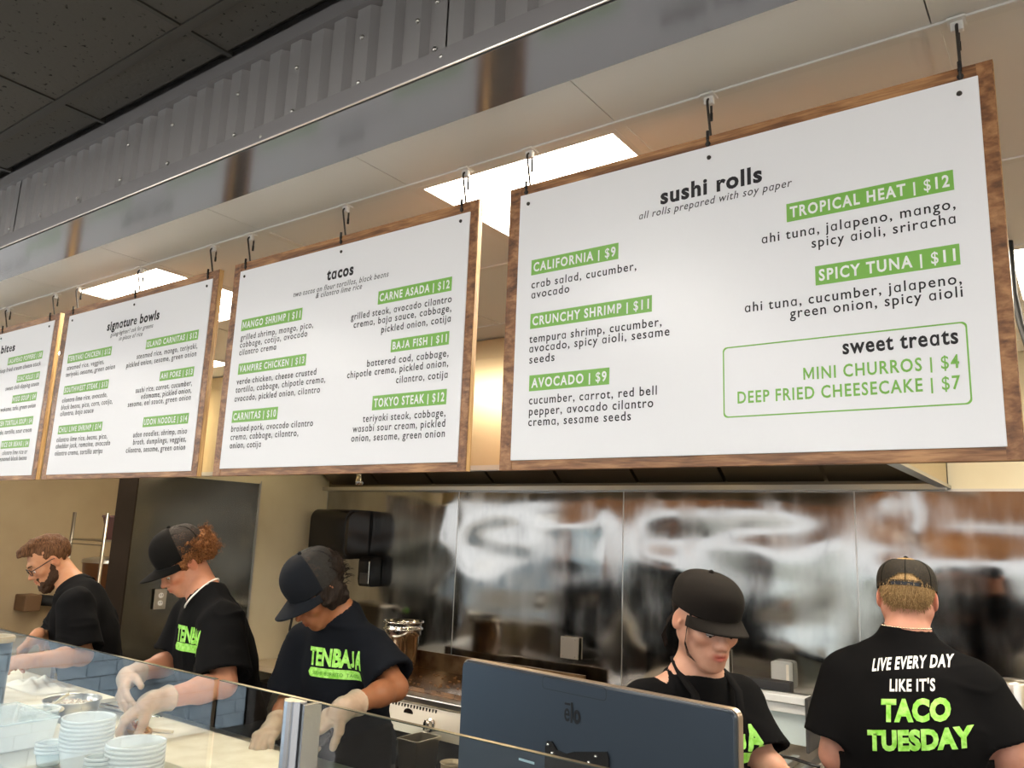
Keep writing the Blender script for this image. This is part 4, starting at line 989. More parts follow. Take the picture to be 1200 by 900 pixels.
# black hose hanging from the ceiling at the right edge
h0 = at(1188, 343, 2.55); t = MB().tube([Vector((h0.x, 2.55, CZ - .001)), h0, at(1196, 380, 2.55), at(1206, 410, 2.52), at(1225, 450, 2.50)], .009, 8).build('hanging_hose', RUBBER, smooth=True)
tag(t, 'black hose hanging down behind the right end of the sushi board', 'hose')
# unseen fill panels added in the dark dining-room ceiling to light the menu boards
EMD = mat('dining_fill_diffuser', (.9, .9, .9), .5, emit=(1.0, .95, .88), es=13.5)
for i, (x, y) in enumerate([(-13.6 + 2.4 * a, -.75 - 1.9 * b) for b in range(3) for a in range(8)]):
    t = thing('ceiling_light', 'long light panel in the black dining ceiling, number %d from the left in row %d' % (i % 8 + 1, i // 8 + 1), 'ceiling light', (x, y, CD - .012), group='dining room light panels')
    MB().box((x - .31, y - .61, CD - .012), (x + .31, y + .61, CD - .002)).build('frame', BAR_D, t)
    MB().box((x - .29, y - .59, CD - .015), (x + .29, y + .59, CD - .0125)).build('diffuser', EMD, t)
# ================================================================ PEOPLE: implicit surfaces meshed with surface nets
def V3(p): return np.array([p[0], p[1], p[2]], dtype=np.float32)
class Field:
    """union of smooth primitives sampled on a rectilinear grid that is fine where detail is"""
    def __init__(s, lo, hi, fine, h=.007, hf=.003):
        s.ax = []
        for i in range(3):
            c = [lo[i]]; bands = [(a[i], b[i]) for a, b in fine]
            while c[-1] < hi[i]:
                x = c[-1]; st = hf if any(a - hf <= x <= b for a, b in bands) else h; c.append(x + st)
            s.ax.append(np.array(c, dtype=np.float32))
        s.D = np.full([len(a) for a in s.ax], .5, dtype=np.float32)
    def sub(s, lo, hi):
        sl = []
        for i in range(3):
            a = int(np.searchsorted(s.ax[i], lo[i])); b = int(np.searchsorted(s.ax[i], hi[i]));
            if b <= a: return None
            sl.append(slice(a, b))
        X = s.ax[0][sl[0]][:, None, None]; Y = s.ax[1][sl[1]][None, :, None]; Z = s.ax[2][sl[2]][None, None, :]
        return tuple(sl), X, Y, Z
    def comb(s, sl, d, k, op):
        D = s.D[sl]
        if op == 'u':
            h = np.maximum(k - np.abs(D - d), 0) / k; s.D[sl] = np.minimum(D, d) - h * h * k * .25
        else:                                   # smooth subtraction
            d = -d; h = np.maximum(k - np.abs(D - d), 0) / k; s.D[sl] = np.maximum(D, d) + h * h * k * .25
    def cap(s, a, b, ra, rb, k=.01, op='u'):
        a = V3(a); b = V3(b); m = max(ra, rb) + k + .03; r = s.sub(np.minimum(a, b) - m, np.maximum(a, b) + m)
        if r is None: return s
        sl, X, Y, Z = r; ab = b - a; L = float(ab @ ab) + 1e-12
        t = np.clip(((X - a[0]) * ab[0] + (Y - a[1]) * ab[1] + (Z - a[2]) * ab[2]) / L, 0, 1)
        d = np.sqrt((X - a[0] - t * ab[0]) ** 2 + (Y - a[1] - t * ab[1]) ** 2 + (Z - a[2] - t * ab[2]) ** 2) - (ra + (rb - ra) * t)
        s.comb(sl, d, k, op); return s
    def slv(s, a, b, ra, rb, k=.01, op='u', flat0=False):
        a = V3(a); b = V3(b); m = max(ra, rb) + k + .03; r = s.sub(np.minimum(a, b) - m, np.maximum(a, b) + m)
        if r is None: return s
        sl, X, Y, Z = r; ab = b - a; L = float(np.sqrt(ab @ ab)); u = ab / L
        t = (X - a[0]) * u[0] + (Y - a[1]) * u[1] + (Z - a[2]) * u[2]; tc = np.clip(t, None if flat0 else 0, None if True else L) if not flat0 else t
        q = np.sqrt(np.maximum((X - a[0] - tc * u[0]) ** 2 + (Y - a[1] - tc * u[1]) ** 2 + (Z - a[2] - tc * u[2]) ** 2, 0)) - (ra + (rb - ra) * np.clip(t / L, 0, 1))
        d = np.maximum(q, t - L)
        if flat0: d = np.maximum(d, -t)
        s.comb(sl, d, k, op); return s
    def ell(s, c, r, M=None, k=.01, op='u'):
        c = V3(c); r = np.array(r, dtype=np.float32); m = r.max() + k + .03; q = s.sub(c - m, c + m)
        if q is None: return s
        sl, X, Y, Z = q; X = X - c[0]; Y = Y - c[1]; Z = Z - c[2]
        A = np.array(M, dtype=np.float32)[:3, :3].T if M is not None else np.eye(3, dtype=np.float32)
        P = [A[i, 0] * X + A[i, 1] * Y + A[i, 2] * Z for i in range(3)]
        k0 = np.sqrt(sum((P[i] / r[i]) ** 2 for i in range(3))) + 1e-6; k1 = np.sqrt(sum((P[i] / (r[i] * r[i])) ** 2 for i in range(3))) + 1e-6
        s.comb(sl, k0 * (k0 - 1) / k1, k, op); return s
    def cut(s, p, n, ball=None):
        """remove everything on the side n points to (optionally only inside a ball)"""
        n = V3(n); n = n / np.linalg.norm(n); p = V3(p)
        X = s.ax[0][:, None, None]; Y = s.ax[1][None, :, None]; Z = s.ax[2][None, None, :]
        d = (X - p[0]) * n[0] + (Y - p[1]) * n[1] + (Z - p[2]) * n[2]
        if ball is not None:
            c, r = ball; b = np.sqrt((X - c[0]) ** 2 + (Y - c[1]) ** 2 + (Z - c[2]) ** 2) - r; d = np.minimum(d, -b)
        s.D = np.maximum(s.D, d); return s
    def mesh(s):
        D = s.D; D[0] = D[-1] = .1; D[:, 0] = D[:, -1] = .1; D[:, :, 0] = D[:, :, -1] = .1
        S = D < 0; nx, ny, nz = D.shape
        cnt = np.zeros((nx - 1, ny - 1, nz - 1), np.uint8)
        for i in (0, 1):
            for j in (0, 1):
                for k in (0, 1): cnt += S[i:nx - 1 + i, j:ny - 1 + j, k:nz - 1 + k]
        act = (cnt > 0) & (cnt < 8); idx = np.argwhere(act); flat = np.flatnonzero(act.ravel())
        if len(idx) == 0: return np.zeros((0, 3)), np.zeros((0, 4), int)
        cor = np.array([(i, j, k) for i in (0, 1) for j in (0, 1) for k in (0, 1)])
        val = np.stack([D[idx[:, 0] + c[0], idx[:, 1] + c[1], idx[:, 2] + c[2]] for c in cor], 1)
        P = np.stack([np.stack([s.ax[a][idx[:, a] + c[a]] for a in range(3)], 1) for c in cor], 1)
        acc = np.zeros((len(idx), 3)); n = np.zeros(len(idx))
        for a in range(8):
            for b in range(a + 1, 8):
                if abs(cor[a] - cor[b]).sum() != 1: continue
                va, vb = val[:, a], val[:, b]; m = (va < 0) != (vb < 0); t = np.where(m, va / (va - vb + 1e-12), 0)
                acc += np.where(m[:, None], P[:, a] + (P[:, b] - P[:, a]) * t[:, None], 0); n += m
        Vt = acc / n[:, None]; Q = []
        my, mz = ny - 1, nz - 1
        for ax in range(3):
            sa = [slice(1, nx - 1), slice(1, ny - 1), slice(1, nz - 1)]; sb = list(sa); sa[ax] = slice(0, D.shape[ax] - 1); sb[ax] = slice(1, D.shape[ax])
            A, B = S[tuple(sa)], S[tuple(sb)]; e = np.argwhere(A != B); off = np.array([1, 1, 1]); off[ax] = 0; e = e + off
            o1, o2 = [(1, 2), (2, 0), (0, 1)][ax]; cells = []
            for da, db in ((0, 0), (1, 0), (1, 1), (0, 1)):
                c = e.copy(); c[:, o1] -= da; c[:, o2] -= db; cells.append((c[:, 0] * my + c[:, 1]) * mz + c[:, 2])
            ids = [np.searchsorted(flat, c) for c in cells]; q = np.stack(ids, 1); ins = S[e[:, 0], e[:, 1], e[:, 2]]
            q[~ins] = q[~ins][:, ::-1]; Q.append(q)
        return Vt, np.concatenate(Q)
def from_np(name, Vt, Q, m, parent, disp=None, tint=None, relax=0):
    me = bpy.data.meshes.new(name)
    if parent is not None: O = np.array(WM[parent.name].translation)
    me.vertices.add(len(Vt)); me.loops.add(len(Q) * 4); me.polygons.add(len(Q))
    me.vertices.foreach_set('co', (Vt - O).astype(np.float32).ravel()); me.loops.foreach_set('vertex_index', Q.astype(np.int32).ravel())
    me.polygons.foreach_set('loop_start', np.arange(0, len(Q) * 4, 4, dtype=np.int32)); me.polygons.foreach_set('loop_total', np.full(len(Q), 4, dtype=np.int32)); me.polygons.foreach_set('use_smooth', np.ones(len(Q), bool))
    me.update(calc_edges=True); me.validate()
    if disp is not None or relax:
        nrm = np.zeros(len(Vt) * 3, np.float32); me.vertices.foreach_get('normal', nrm); nrm = nrm.reshape(-1, 3)
        if disp is not None:
            Vt = Vt + nrm * disp(Vt, nrm)[:, None]; me.vertices.foreach_set('co', (Vt - O).astype(np.float32).ravel()); me.update()
    if tint is not None:
        a = me.color_attributes.new('tint', 'FLOAT_COLOR', 'POINT'); c = np.ones((len(Vt), 4), np.float32); c[:, :3] = tint(Vt); a.data.foreach_set('color', c.ravel())
    me.materials.append(m); o = bpy.data.objects.new(name, me); COL.objects.link(o); o.parent = parent; WM[o.name] = WM[parent.name]
    return o
# smooth gradient-like noise for numpy points
_rs = np.random.RandomState(3); _lat = _rs.rand(32, 32, 32).astype(np.float32) * 2 - 1
def vnoise(P):
    F = np.floor(P).astype(int); f = P - F; f = f * f * (3 - 2 * f); r = 0
    for i in (0, 1):
        for j in (0, 1):
            for k in (0, 1):
                w = (f[:, 0] if i else 1 - f[:, 0]) * (f[:, 1] if j else 1 - f[:, 1]) * (f[:, 2] if k else 1 - f[:, 2])
                r = r + w * _lat[(F[:, 0] + i) % 32, (F[:, 1] + j) % 32, (F[:, 2] + k) % 32]
    return r
def frame(F, roll=0):
    """columns: right, forward, up for a forward vector"""
    y = Vector(F).normalized(); x = y.cross(Vector((0, 0, 1))).normalized(); z = x.cross(y)
    M = Matrix((x, y, z)).transposed(); return M @ Matrix.Rotation(roll, 3, 'Y')
def skin_mat(name, base, red=(.62, .20, .14)):
    m = mat(name, base, .48, sss=.12, spec=.4)
    a = N(m, 'ShaderNodeAttribute'); a.attribute_name = 'tint'
    mp = coords(m); n = N(m, 'ShaderNodeTexNoise', Scale=60, Detail=4); link(m, mp, 0, n, 'Vector')
    r = N(m, 'ShaderNodeValToRGB'); r.color_ramp.elements[0].color = (base[0] * .9, base[1] * .85, base[2] * .82, 1); r.color_ramp.elements[1].color = (base[0] * 1.06, base[1] * 1.08, base[2] * 1.1, 1)
    link(m, n, 0, r, 0); x = N(m, 'ShaderNodeMix'); x.data_type = 'RGBA'; x.blend_type = 'MULTIPLY'; x.inputs[0].default_value = 1
    m.node_tree.links.new(r.outputs[0], x.inputs[6]); m.node_tree.links.new(a.outputs['Color'], x.inputs[7]); m.node_tree.links.new(x.outputs[2], bsdf(m).inputs['Base Color'])
    b = N(m, 'ShaderNodeBump', Strength=.12, Distance=.0006); n3 = N(m, 'ShaderNodeTexNoise', Scale=500); link(m, mp, 0, n3, 'Vector'); link(m, n3, 0, b, 'Height'); link(m, b, 0, bsdf(m), 'Normal'); return m

def head(fl, H, M, s=1.0, fem=False, ears=True, lean=1.0):
    """H centre of the head, M 3x3 frame; adds the head to the field"""
    w = lambda x, y, z: H + M @ Vector((x * s, y * s, z * s)); Ml = M
    fl.ell(w(0, -.014, .034), (.076 * s, .095 * s, .086 * s), Ml, .012)
    fl.ell(w(0, .026, -.026), (.060 * s, .064 * s, .084 * s), Ml, .03)
    jw = .046 if fem else .051
    for q in (-1, 1):
        fl.cap(w(q * (jw + .004), -.012, -.040), w(q * .020, .068, -.090), .019 * s, .015 * s, .025)
        fl.ell(w(q * .040, .062, -.020), (.021 * s, .020 * s, .018 * s), Ml, .02)
    fl.ell(w(0, .072, -.096), (.020 * s, .019 * s, .015 * s), Ml, .018)
    fl.cap(w(-.040, .068, .024), w(0, .082, .022), .010 * s, .011 * s, .016); fl.cap(w(.040, .068, .024), w(0, .082, .022), .010 * s, .011 * s, .016)
    for q in (-1, 1): fl.ell(w(q * .032, .094, .003), (.018 * s, .016 * s, .012 * s), Ml, .014, 's')
    fl.cap(w(0, .084, .014), w(0, .104, -.024), .0075 * s, .010 * s, .010)
    fl.ell(w(0, .108, -.028), (.0115 * s, .012 * s, .010 * s), Ml, .007)
    for q in (-1, 1):
        fl.ell(w(q * .0125, .096, -.032), (.0075 * s, .011 * s, .0078 * s), Ml, .006)
        fl.ell(w(q * .0065, .103, -.041), (.0030 * s, .0045 * s, .0032 * s), Ml, .002, 's')
        fl.ell(w(q * .031, .073, .002), (.0150 * s, .0150 * s, .0135 * s), Ml, .004)
    fl.ell(w(0, .080, -.060), (.030 * s, .021 * s, .022 * s), Ml, .02)
    fl.cap(w(-.020, .090, -.0560), w(0, .1005, -.0535), .0030 * s, .0052 * s, .004); fl.cap(w(.020, .090, -.0560), w(0, .1005, -.0535), .0030 * s, .0052 * s, .004)
    fl.cap(w(-.014, .090, -.0645), w(0, .0985, -.0655), .0040 * s, .0062 * s, .004); fl.cap(w(.014, .090, -.0645), w(0, .0985, -.0655), .0040 * s, .0062 * s, .004)
    fl.ell(w(0, .104, -.0596), (.023 * s, .010 * s, .0011 * s), Ml, .0022, 's')
    if ears:
        for q in (-1, 1):
            Me = Ml @ Matrix.Rotation(q * R(20), 3, 'Z') @ Matrix.Rotation(R(-12), 3, 'X')
            fl.ell(w(q * .0775, -.010, -.004), (.0075 * s, .0185 * s, .031 * s), Me, .006)
            fl.ell(w(q * .0855, -.006, -.001), (.0050 * s, .0105 * s, .0175 * s), Me, .004, 's')
            fl.ell(w(q * .0805, .005, -.006), (.0040 * s, .005 * s, .007 * s), Me, .003)
    return w
def head_tint(H, M, s, lip=(.80, .50, .50), cheek=(1.0, .82, .78), extra=None):
    Mi = np.array(M.transposed()); Hn = np.array(H)
    def f(P):
        L = (P - Hn) @ Mi.T / s; c = np.ones((len(P), 3))
        lipm = np.exp(-(((L[:, 0]) / .021) ** 4 + ((L[:, 2] + .0600) / .0100) ** 4)) * (L[:, 1] > .080)
        ck = np.exp(-(((np.abs(L[:, 0]) - .042) / .02) ** 2 + ((L[:, 2] + .03) / .02) ** 2)) * (L[:, 1] > .03)
        er = np.exp(-(((np.abs(L[:, 0]) - .082) / .010) ** 2 + ((L[:, 2] + .004) / .035) ** 2 + ((L[:, 1] + .01) / .03) ** 2))
        ns = np.exp(-((L[:, 0] / .012) ** 2 + ((L[:, 2] + .028) / .014) ** 2)) * (L[:, 1] > .09)
        m2 = np.clip(ck * .9 + er * .9 + ns * .7, 0, 1)[:, None]
        c = c * (1 - m2) + np.array(cheek) * m2; c = c * (1 - lipm[:, None]) + np.array(lip) * lipm[:, None]
        if extra is not None: c = extra(L, c)
        return c
    return f
FING = [(.027, .088, (.040, .026, .020), .0088), (.009, .092, (.045, .029, .021), .0090), (-.009, .087, (.041, .027, .020), .0085), (-.026, .078, (.032, .020, .018), .0076)]
def hand(fl, w, d, n, thumb=1, curl=(25, 30, 20), grow=0.0, spread=1.0, th=(.5, .75, .45), s=1.0, curls=None):
    """w wrist, d towards the fingers, n out of the palm; thumb=+1 puts the thumb on the d x n side"""
    d = Vector(d).normalized(); n = Vector(n); n = (n - d * n.dot(d)).normalized(); sd = d.cross(n) * thumb; g = grow
    w = Vector(w); k = .010
    for i, (o, l, seg, r) in enumerate(FING):
        kn = w + (d * l + sd * o * spread) * s; fl.cap(w + d * .012 * s + sd * o * .45 * s, kn, .0135 * s + g, .0115 * s + g, k)
        a = 0; p = kn; c3 = curls[i] if curls else curl; dd = (d + sd * o * 1.6 * (spread - .6)).normalized()
        for j, L in enumerate(seg):
            a += R(c3[j]); q = p + (dd * math.cos(a) + n * math.sin(a)) * L * s
            fl.cap(p, q, (r - .0006 * j) * s + g, (r - .0006 * (j + 1)) * s + g, .0035 if j else .006); p = q
    tb = w + (d * .022 + sd * .022 + n * .006) * s; td = (d * th[0] + sd * th[1] + n * th[2]).normalized()
    p1 = tb + td * .038 * s; td2 = (td + d * .35 - sd * .15).normalized(); p2 = p1 + td2 * .030 * s; p3 = p2 + (td2 + d * .2 + n * .15).normalized() * .024 * s
    fl.cap(tb, p1, .0165 * s + g, .0125 * s + g, .012); fl.cap(p1, p2, .0115 * s + g, .0100 * s + g, .004); fl.cap(p2, p3, .0098 * s + g, .0080 * s + g, .004)
    fl.cap(w - d * .01, w + d * .03 * s, .021 * s + g, .024 * s + g, .014)

def wrinkle(amp, seed=0.0, sc=(9, 9, 14), ang=0.0, sc2=30):
    def f(P, nrm):
        Q = P + seed; a = vnoise(Q * np.array(sc)); b = vnoise(Q * np.array([sc2, sc2, sc2 * .6]) + 5)
        fold = 1 - np.abs(vnoise(Q * np.array([5.0, 5.0, 3.2]) + a[:, None] * .8)) * 2.2
        return amp * (a * .9 + b * .18 + np.clip(fold, 0, 1) ** 2 * 1.1)
    return f

def sphere_obj(name, c, r, m, par, M=None, seg=16): return MB().ball(c, r, seg, seg // 2, M).build(name, m, par, smooth=True)

def make_cap(par, H, M, s, mats, brim_len=.072, tall=.108, mesh_back=False, opening=False, brim_drop=.022, up=.030, puff=1.0, back=None, brim_twist=0):
    """baseball cap; local axes of the head, the crown sits 'up' above the head centre"""
    w = lambda x, y, z: H + M @ Vector((x * s, y * s, z * s)); mc, mbk = mats
    A, B = .086, .104
    def base(phi): return A * math.sin(phi), B * math.cos(phi) - .010       # phi 0 = front
    def pt(phi, t):
        bx, by = base(phi); f = max(0, math.cos(phi)); e = 1.55 - .75 * (f ** 1.5) * puff
        rr = max(0.0, math.cos(t * math.pi / 2)) ** (1 / (1 + e)) ; z = up + tall * math.sin(t * math.pi / 2) ** (.95)
        rr = (1 - t ** (2.6 + .8 * f)) ** .5 if t < 1 else 0
        z = up + tall * (1 - (1 - t) ** 1.35) + (-.006 * math.cos(phi) if True else 0) * (1 - t)
        z -= tall * .04 * t * (.5 - .5 * math.cos(phi)) ** 1.5
        bulge = 1 + .05 * math.sin(math.pi * min(1, t * 1.4)) * (.4 + f)
        return w(bx * rr * bulge, -.010 + (by + .010) * rr * bulge - .004 * t, z)
    n, mrows = 72, 22; vs = [pt(2 * math.pi * i / n, (j / mrows)) for j in range(mrows) for i in range(n)]; vs.append(pt(0, 1.0))
    F1, F2 = [], []
    for j in range(mrows - 1):
        for i in range(n):
            phi = 2 * math.pi * (i + .5) / n; t = (j + .5) / mrows; fr_ = math.cos(phi) > .28
            q = (j * n + i, j * n + (i + 1) % n, (j + 1) * n + (i + 1) % n, (j + 1) * n + i)
            if opening and math.cos(phi) < 0:
                xx = math.sin(phi) * A; zz = tall * (1 - (1 - t) ** 1.35)
                if abs(xx) < .040 and .016 < zz < .016 + .024 * math.sqrt(max(0, 1 - (xx / .041) ** 2)): continue
            (F1 if (fr_ or not mesh_back) else F2).append(q)
    top = len(vs) - 1
    for i in range(n): (F1 if (math.cos(2 * math.pi * (i + .5) / n) > .28 or not mesh_back) else F2).append(((mrows - 1) * n + i, (mrows - 1) * n + (i + 1) % n, top))
    root = MB().add(vs, F1).build('cap', mc, par, smooth=True)
    md = root.modifiers.new('thick', 'SOLIDIFY'); md.thickness = .0022; md.offset = -1
    if F2:
        o = MB().add(vs, F2).build('mesh_back', mbk, root, smooth=True)
    # brim
    nb, mr = 24, 8; vb = []
    for j in range(mr + 1):
        r_ = j / mr
        for i in range(nb + 1):
            q = -1 + 2 * i / nb; phi = q * R(66); bx, by = base(phi); ox = .084 * q * (1 - .06 * r_) ; fo = brim_len * math.sqrt(max(0, 1 - abs(q) ** 2.6))
            x = bx + (ox - bx) * r_ * .6; y = by + .002 + fo * r_; z = up - .006 * math.cos(phi) + .003 - brim_drop * (q * q) * (.35 + .65 * r_) - .012 * r_
            vb.append(w(x, y, z))
    fb = [(j * (nb + 1) + i, (j + 1) * (nb + 1) + i, (j + 1) * (nb + 1) + i + 1, j * (nb + 1) + i + 1) for j in range(mr) for i in range(nb)]
    o = MB().add(vb, fb).build('brim', mc, root, smooth=True); md = o.modifiers.new('thick', 'SOLIDIFY'); md.thickness = .0035; md.offset = 0
    MB().ball(pt(0, 1) + M @ Vector((0, 0, .002)), .0075 * s, 10, 6).build('button', mc, root, smooth=True)
    m_ = MB()                                                           # seams between the panels and the band over the brim
    for a in (60, 120, 180, 240, 300) if not mesh_back else (72, 128, 180, 232, 288):
        m_.tube([pt(R(a), t / 10 * .98) + (pt(R(a), t / 10 * .98) - w(0, 0, up)).normalized() * .0006 for t in range(11)], .0013, 5)
    m_.tube([Vector(pt(R(g), .02)) + M @ Vector((0, .0015, .001)) for g in range(-66, 67, 6)], .0022, 6)
    m_.build('seams', mc, root, smooth=True)
    if opening:
        m_ = MB(); P = [pt(R(180 + g), 0) for g in range(-28, 29, 4)]; Qp = [pt(R(180 + g), .085) for g in range(-28, 29, 4)]
        m_.add([p + M @ Vector((0, -.002, 0)) for p in P + Qp], [(i, i + 1, len(P) + i + 1, len(P) + i) for i in range(len(P) - 1)])
        o = m_.build('strap', BLACK_PLASTIC, root); md = o.modifiers.new('thick', 'SOLIDIFY'); md.thickness = .002
    return root
def strands(name, pts_dirs, m, par, r=.0011, seg=3):
    mb = MB()
    for P in pts_dirs: mb.tube(P, r, seg, caps=False, rr=[r * (1 - .7 * i / (len(P) - 1)) for i in range(len(P))])
    return tag(mb.build(name, m, par, smooth=True), kind='stuff')
def projected_text(name, parent, target, txt, m, origin, xdir, zdir, width, height, bold=.03, space=.05, cond=None, arc=0, off=.0022, extra=None, lift=None):
    """lettering wrapped onto the cloth: flat layout at origin (centre), cast along the inward normal"""
    if txt: V, F = layout(txt, bold, space)
    else: V, F = extra
    x0 = min(p[0] for p in V); x1 = max(p[0] for p in V); z1 = max(p[1] for p in V); z0 = min(0, min(p[1] for p in V)) if not txt else 0
    bm = bmesh.new(); bv = [bm.verts.new(((p[0] - x0) / (x1 - x0) - .5, (p[1] - z0) / ((z1 if not txt else .70) - z0), 0)) for p in V]
    for f in F:
        try: bm.faces.new([bv[i] for i in f])
        except ValueError: pass
    for v in bm.verts: v.co.x *= width; v.co.y *= height; v.co.y += arc * (1 - (v.co.x / (width * .5)) ** 2)
    for _ in range(3):
        le = [e for e in bm.edges if e.calc_length() > .008]
        if not le: break
        bmesh.ops.subdivide_edges(bm, edges=le, cuts=1)
    bmesh.ops.triangulate(bm, faces=bm.faces[:])
    me = target.data; O = WM[target.name].translation
    bv_ = [v.co + O for v in me.vertices]; tree = BVHTree.FromPolygons(bv_, [tuple(p.vertices) for p in me.polygons])
    X = Vector(xdir).normalized(); Z = Vector(zdir).normalized(); Nn = X.cross(Z).normalized()   # points out of the chest toward the viewer of the print? (checked by caller)
    bm.verts.index_update(); vs = []
    for v in bm.verts:
        p = Vector(origin) + X * v.co.x + Z * v.co.y; h = tree.ray_cast(p + Nn * .25, -Nn)
        q = h[0] if h[0] is not None else p; nn = h[1] if h[0] is not None else Nn
        if nn.dot(Nn) < 0: nn = -nn
        vs.append(q + nn * off)
    fs = [tuple(v.index for v in f.verts) for f in bm.faces]; bm.free()
    fs = [f for f in fs if all((vs[f[i]] - vs[f[(i + 1) % len(f)]]).length < .03 for i in range(len(f)))]
    return MB().add(vs, fs).build(name, m, parent, smooth=True)
def pill(n=10):
    P = [(3.0 + .5 * math.cos(R(-90 + 180 * i / n)), .5 + .5 * math.sin(R(-90 + 180 * i / n))) for i in range(n + 1)] + [(-3.0 + .5 * math.cos(R(90 + 180 * i / n)), .5 + .5 * math.sin(R(90 + 180 * i / n))) for i in range(n + 1)]
    # fan of strips so that it can bend
    V = []; F = []; xs = [-3.5 + 7 * i / 28 for i in range(29)]
    for x in xs:
        e = max(0, abs(x) - 3.0); h = math.sqrt(max(.0, .25 - e * e)); V += [(x, .5 - h), (x, .5 + h)]
    for i in range(28): F.append((2 * i, 2 * i + 2, 2 * i + 3, 2 * i + 1))
    return V, F

def person(label, base, skin, build):
    t = thing('person', label, 'person', base); build(t); return t

def torso_prims(fl, c, F, neck, pel, sh, g=0.0, chest=(.165, .105), waist=(.145, .095), hip=(.165, .105), k=.06, lo=None):
    """c = point between the shoulders, pel = pelvis centre, sh = half shoulder width"""
    M = frame((F[0], F[1], 0)); c = Vector(c); pel = Vector(pel); X = M.col[0]; Yf = M.col[1]
    up = (c - pel).normalized(); ch = c - up * .13; mid = c.lerp(pel, .58)
    Mt = Matrix((X, (up.cross(X)).normalized(), up)).transposed() if True else M
    fl.ell(ch, (chest[0] + g, chest[1] + g, .17 + g), Mt, k); fl.ell(mid, (waist[0] + g, waist[1] + g, .17 + g), Mt, k); fl.ell(pel, (hip[0] + g, hip[1] + g, .14 + g), Mt, k)
    fl.ell(c - up * .065 - Yf * .015, (sh * .92 + g, .070 + g, .070 + g), Mt, .05)
    return Mt

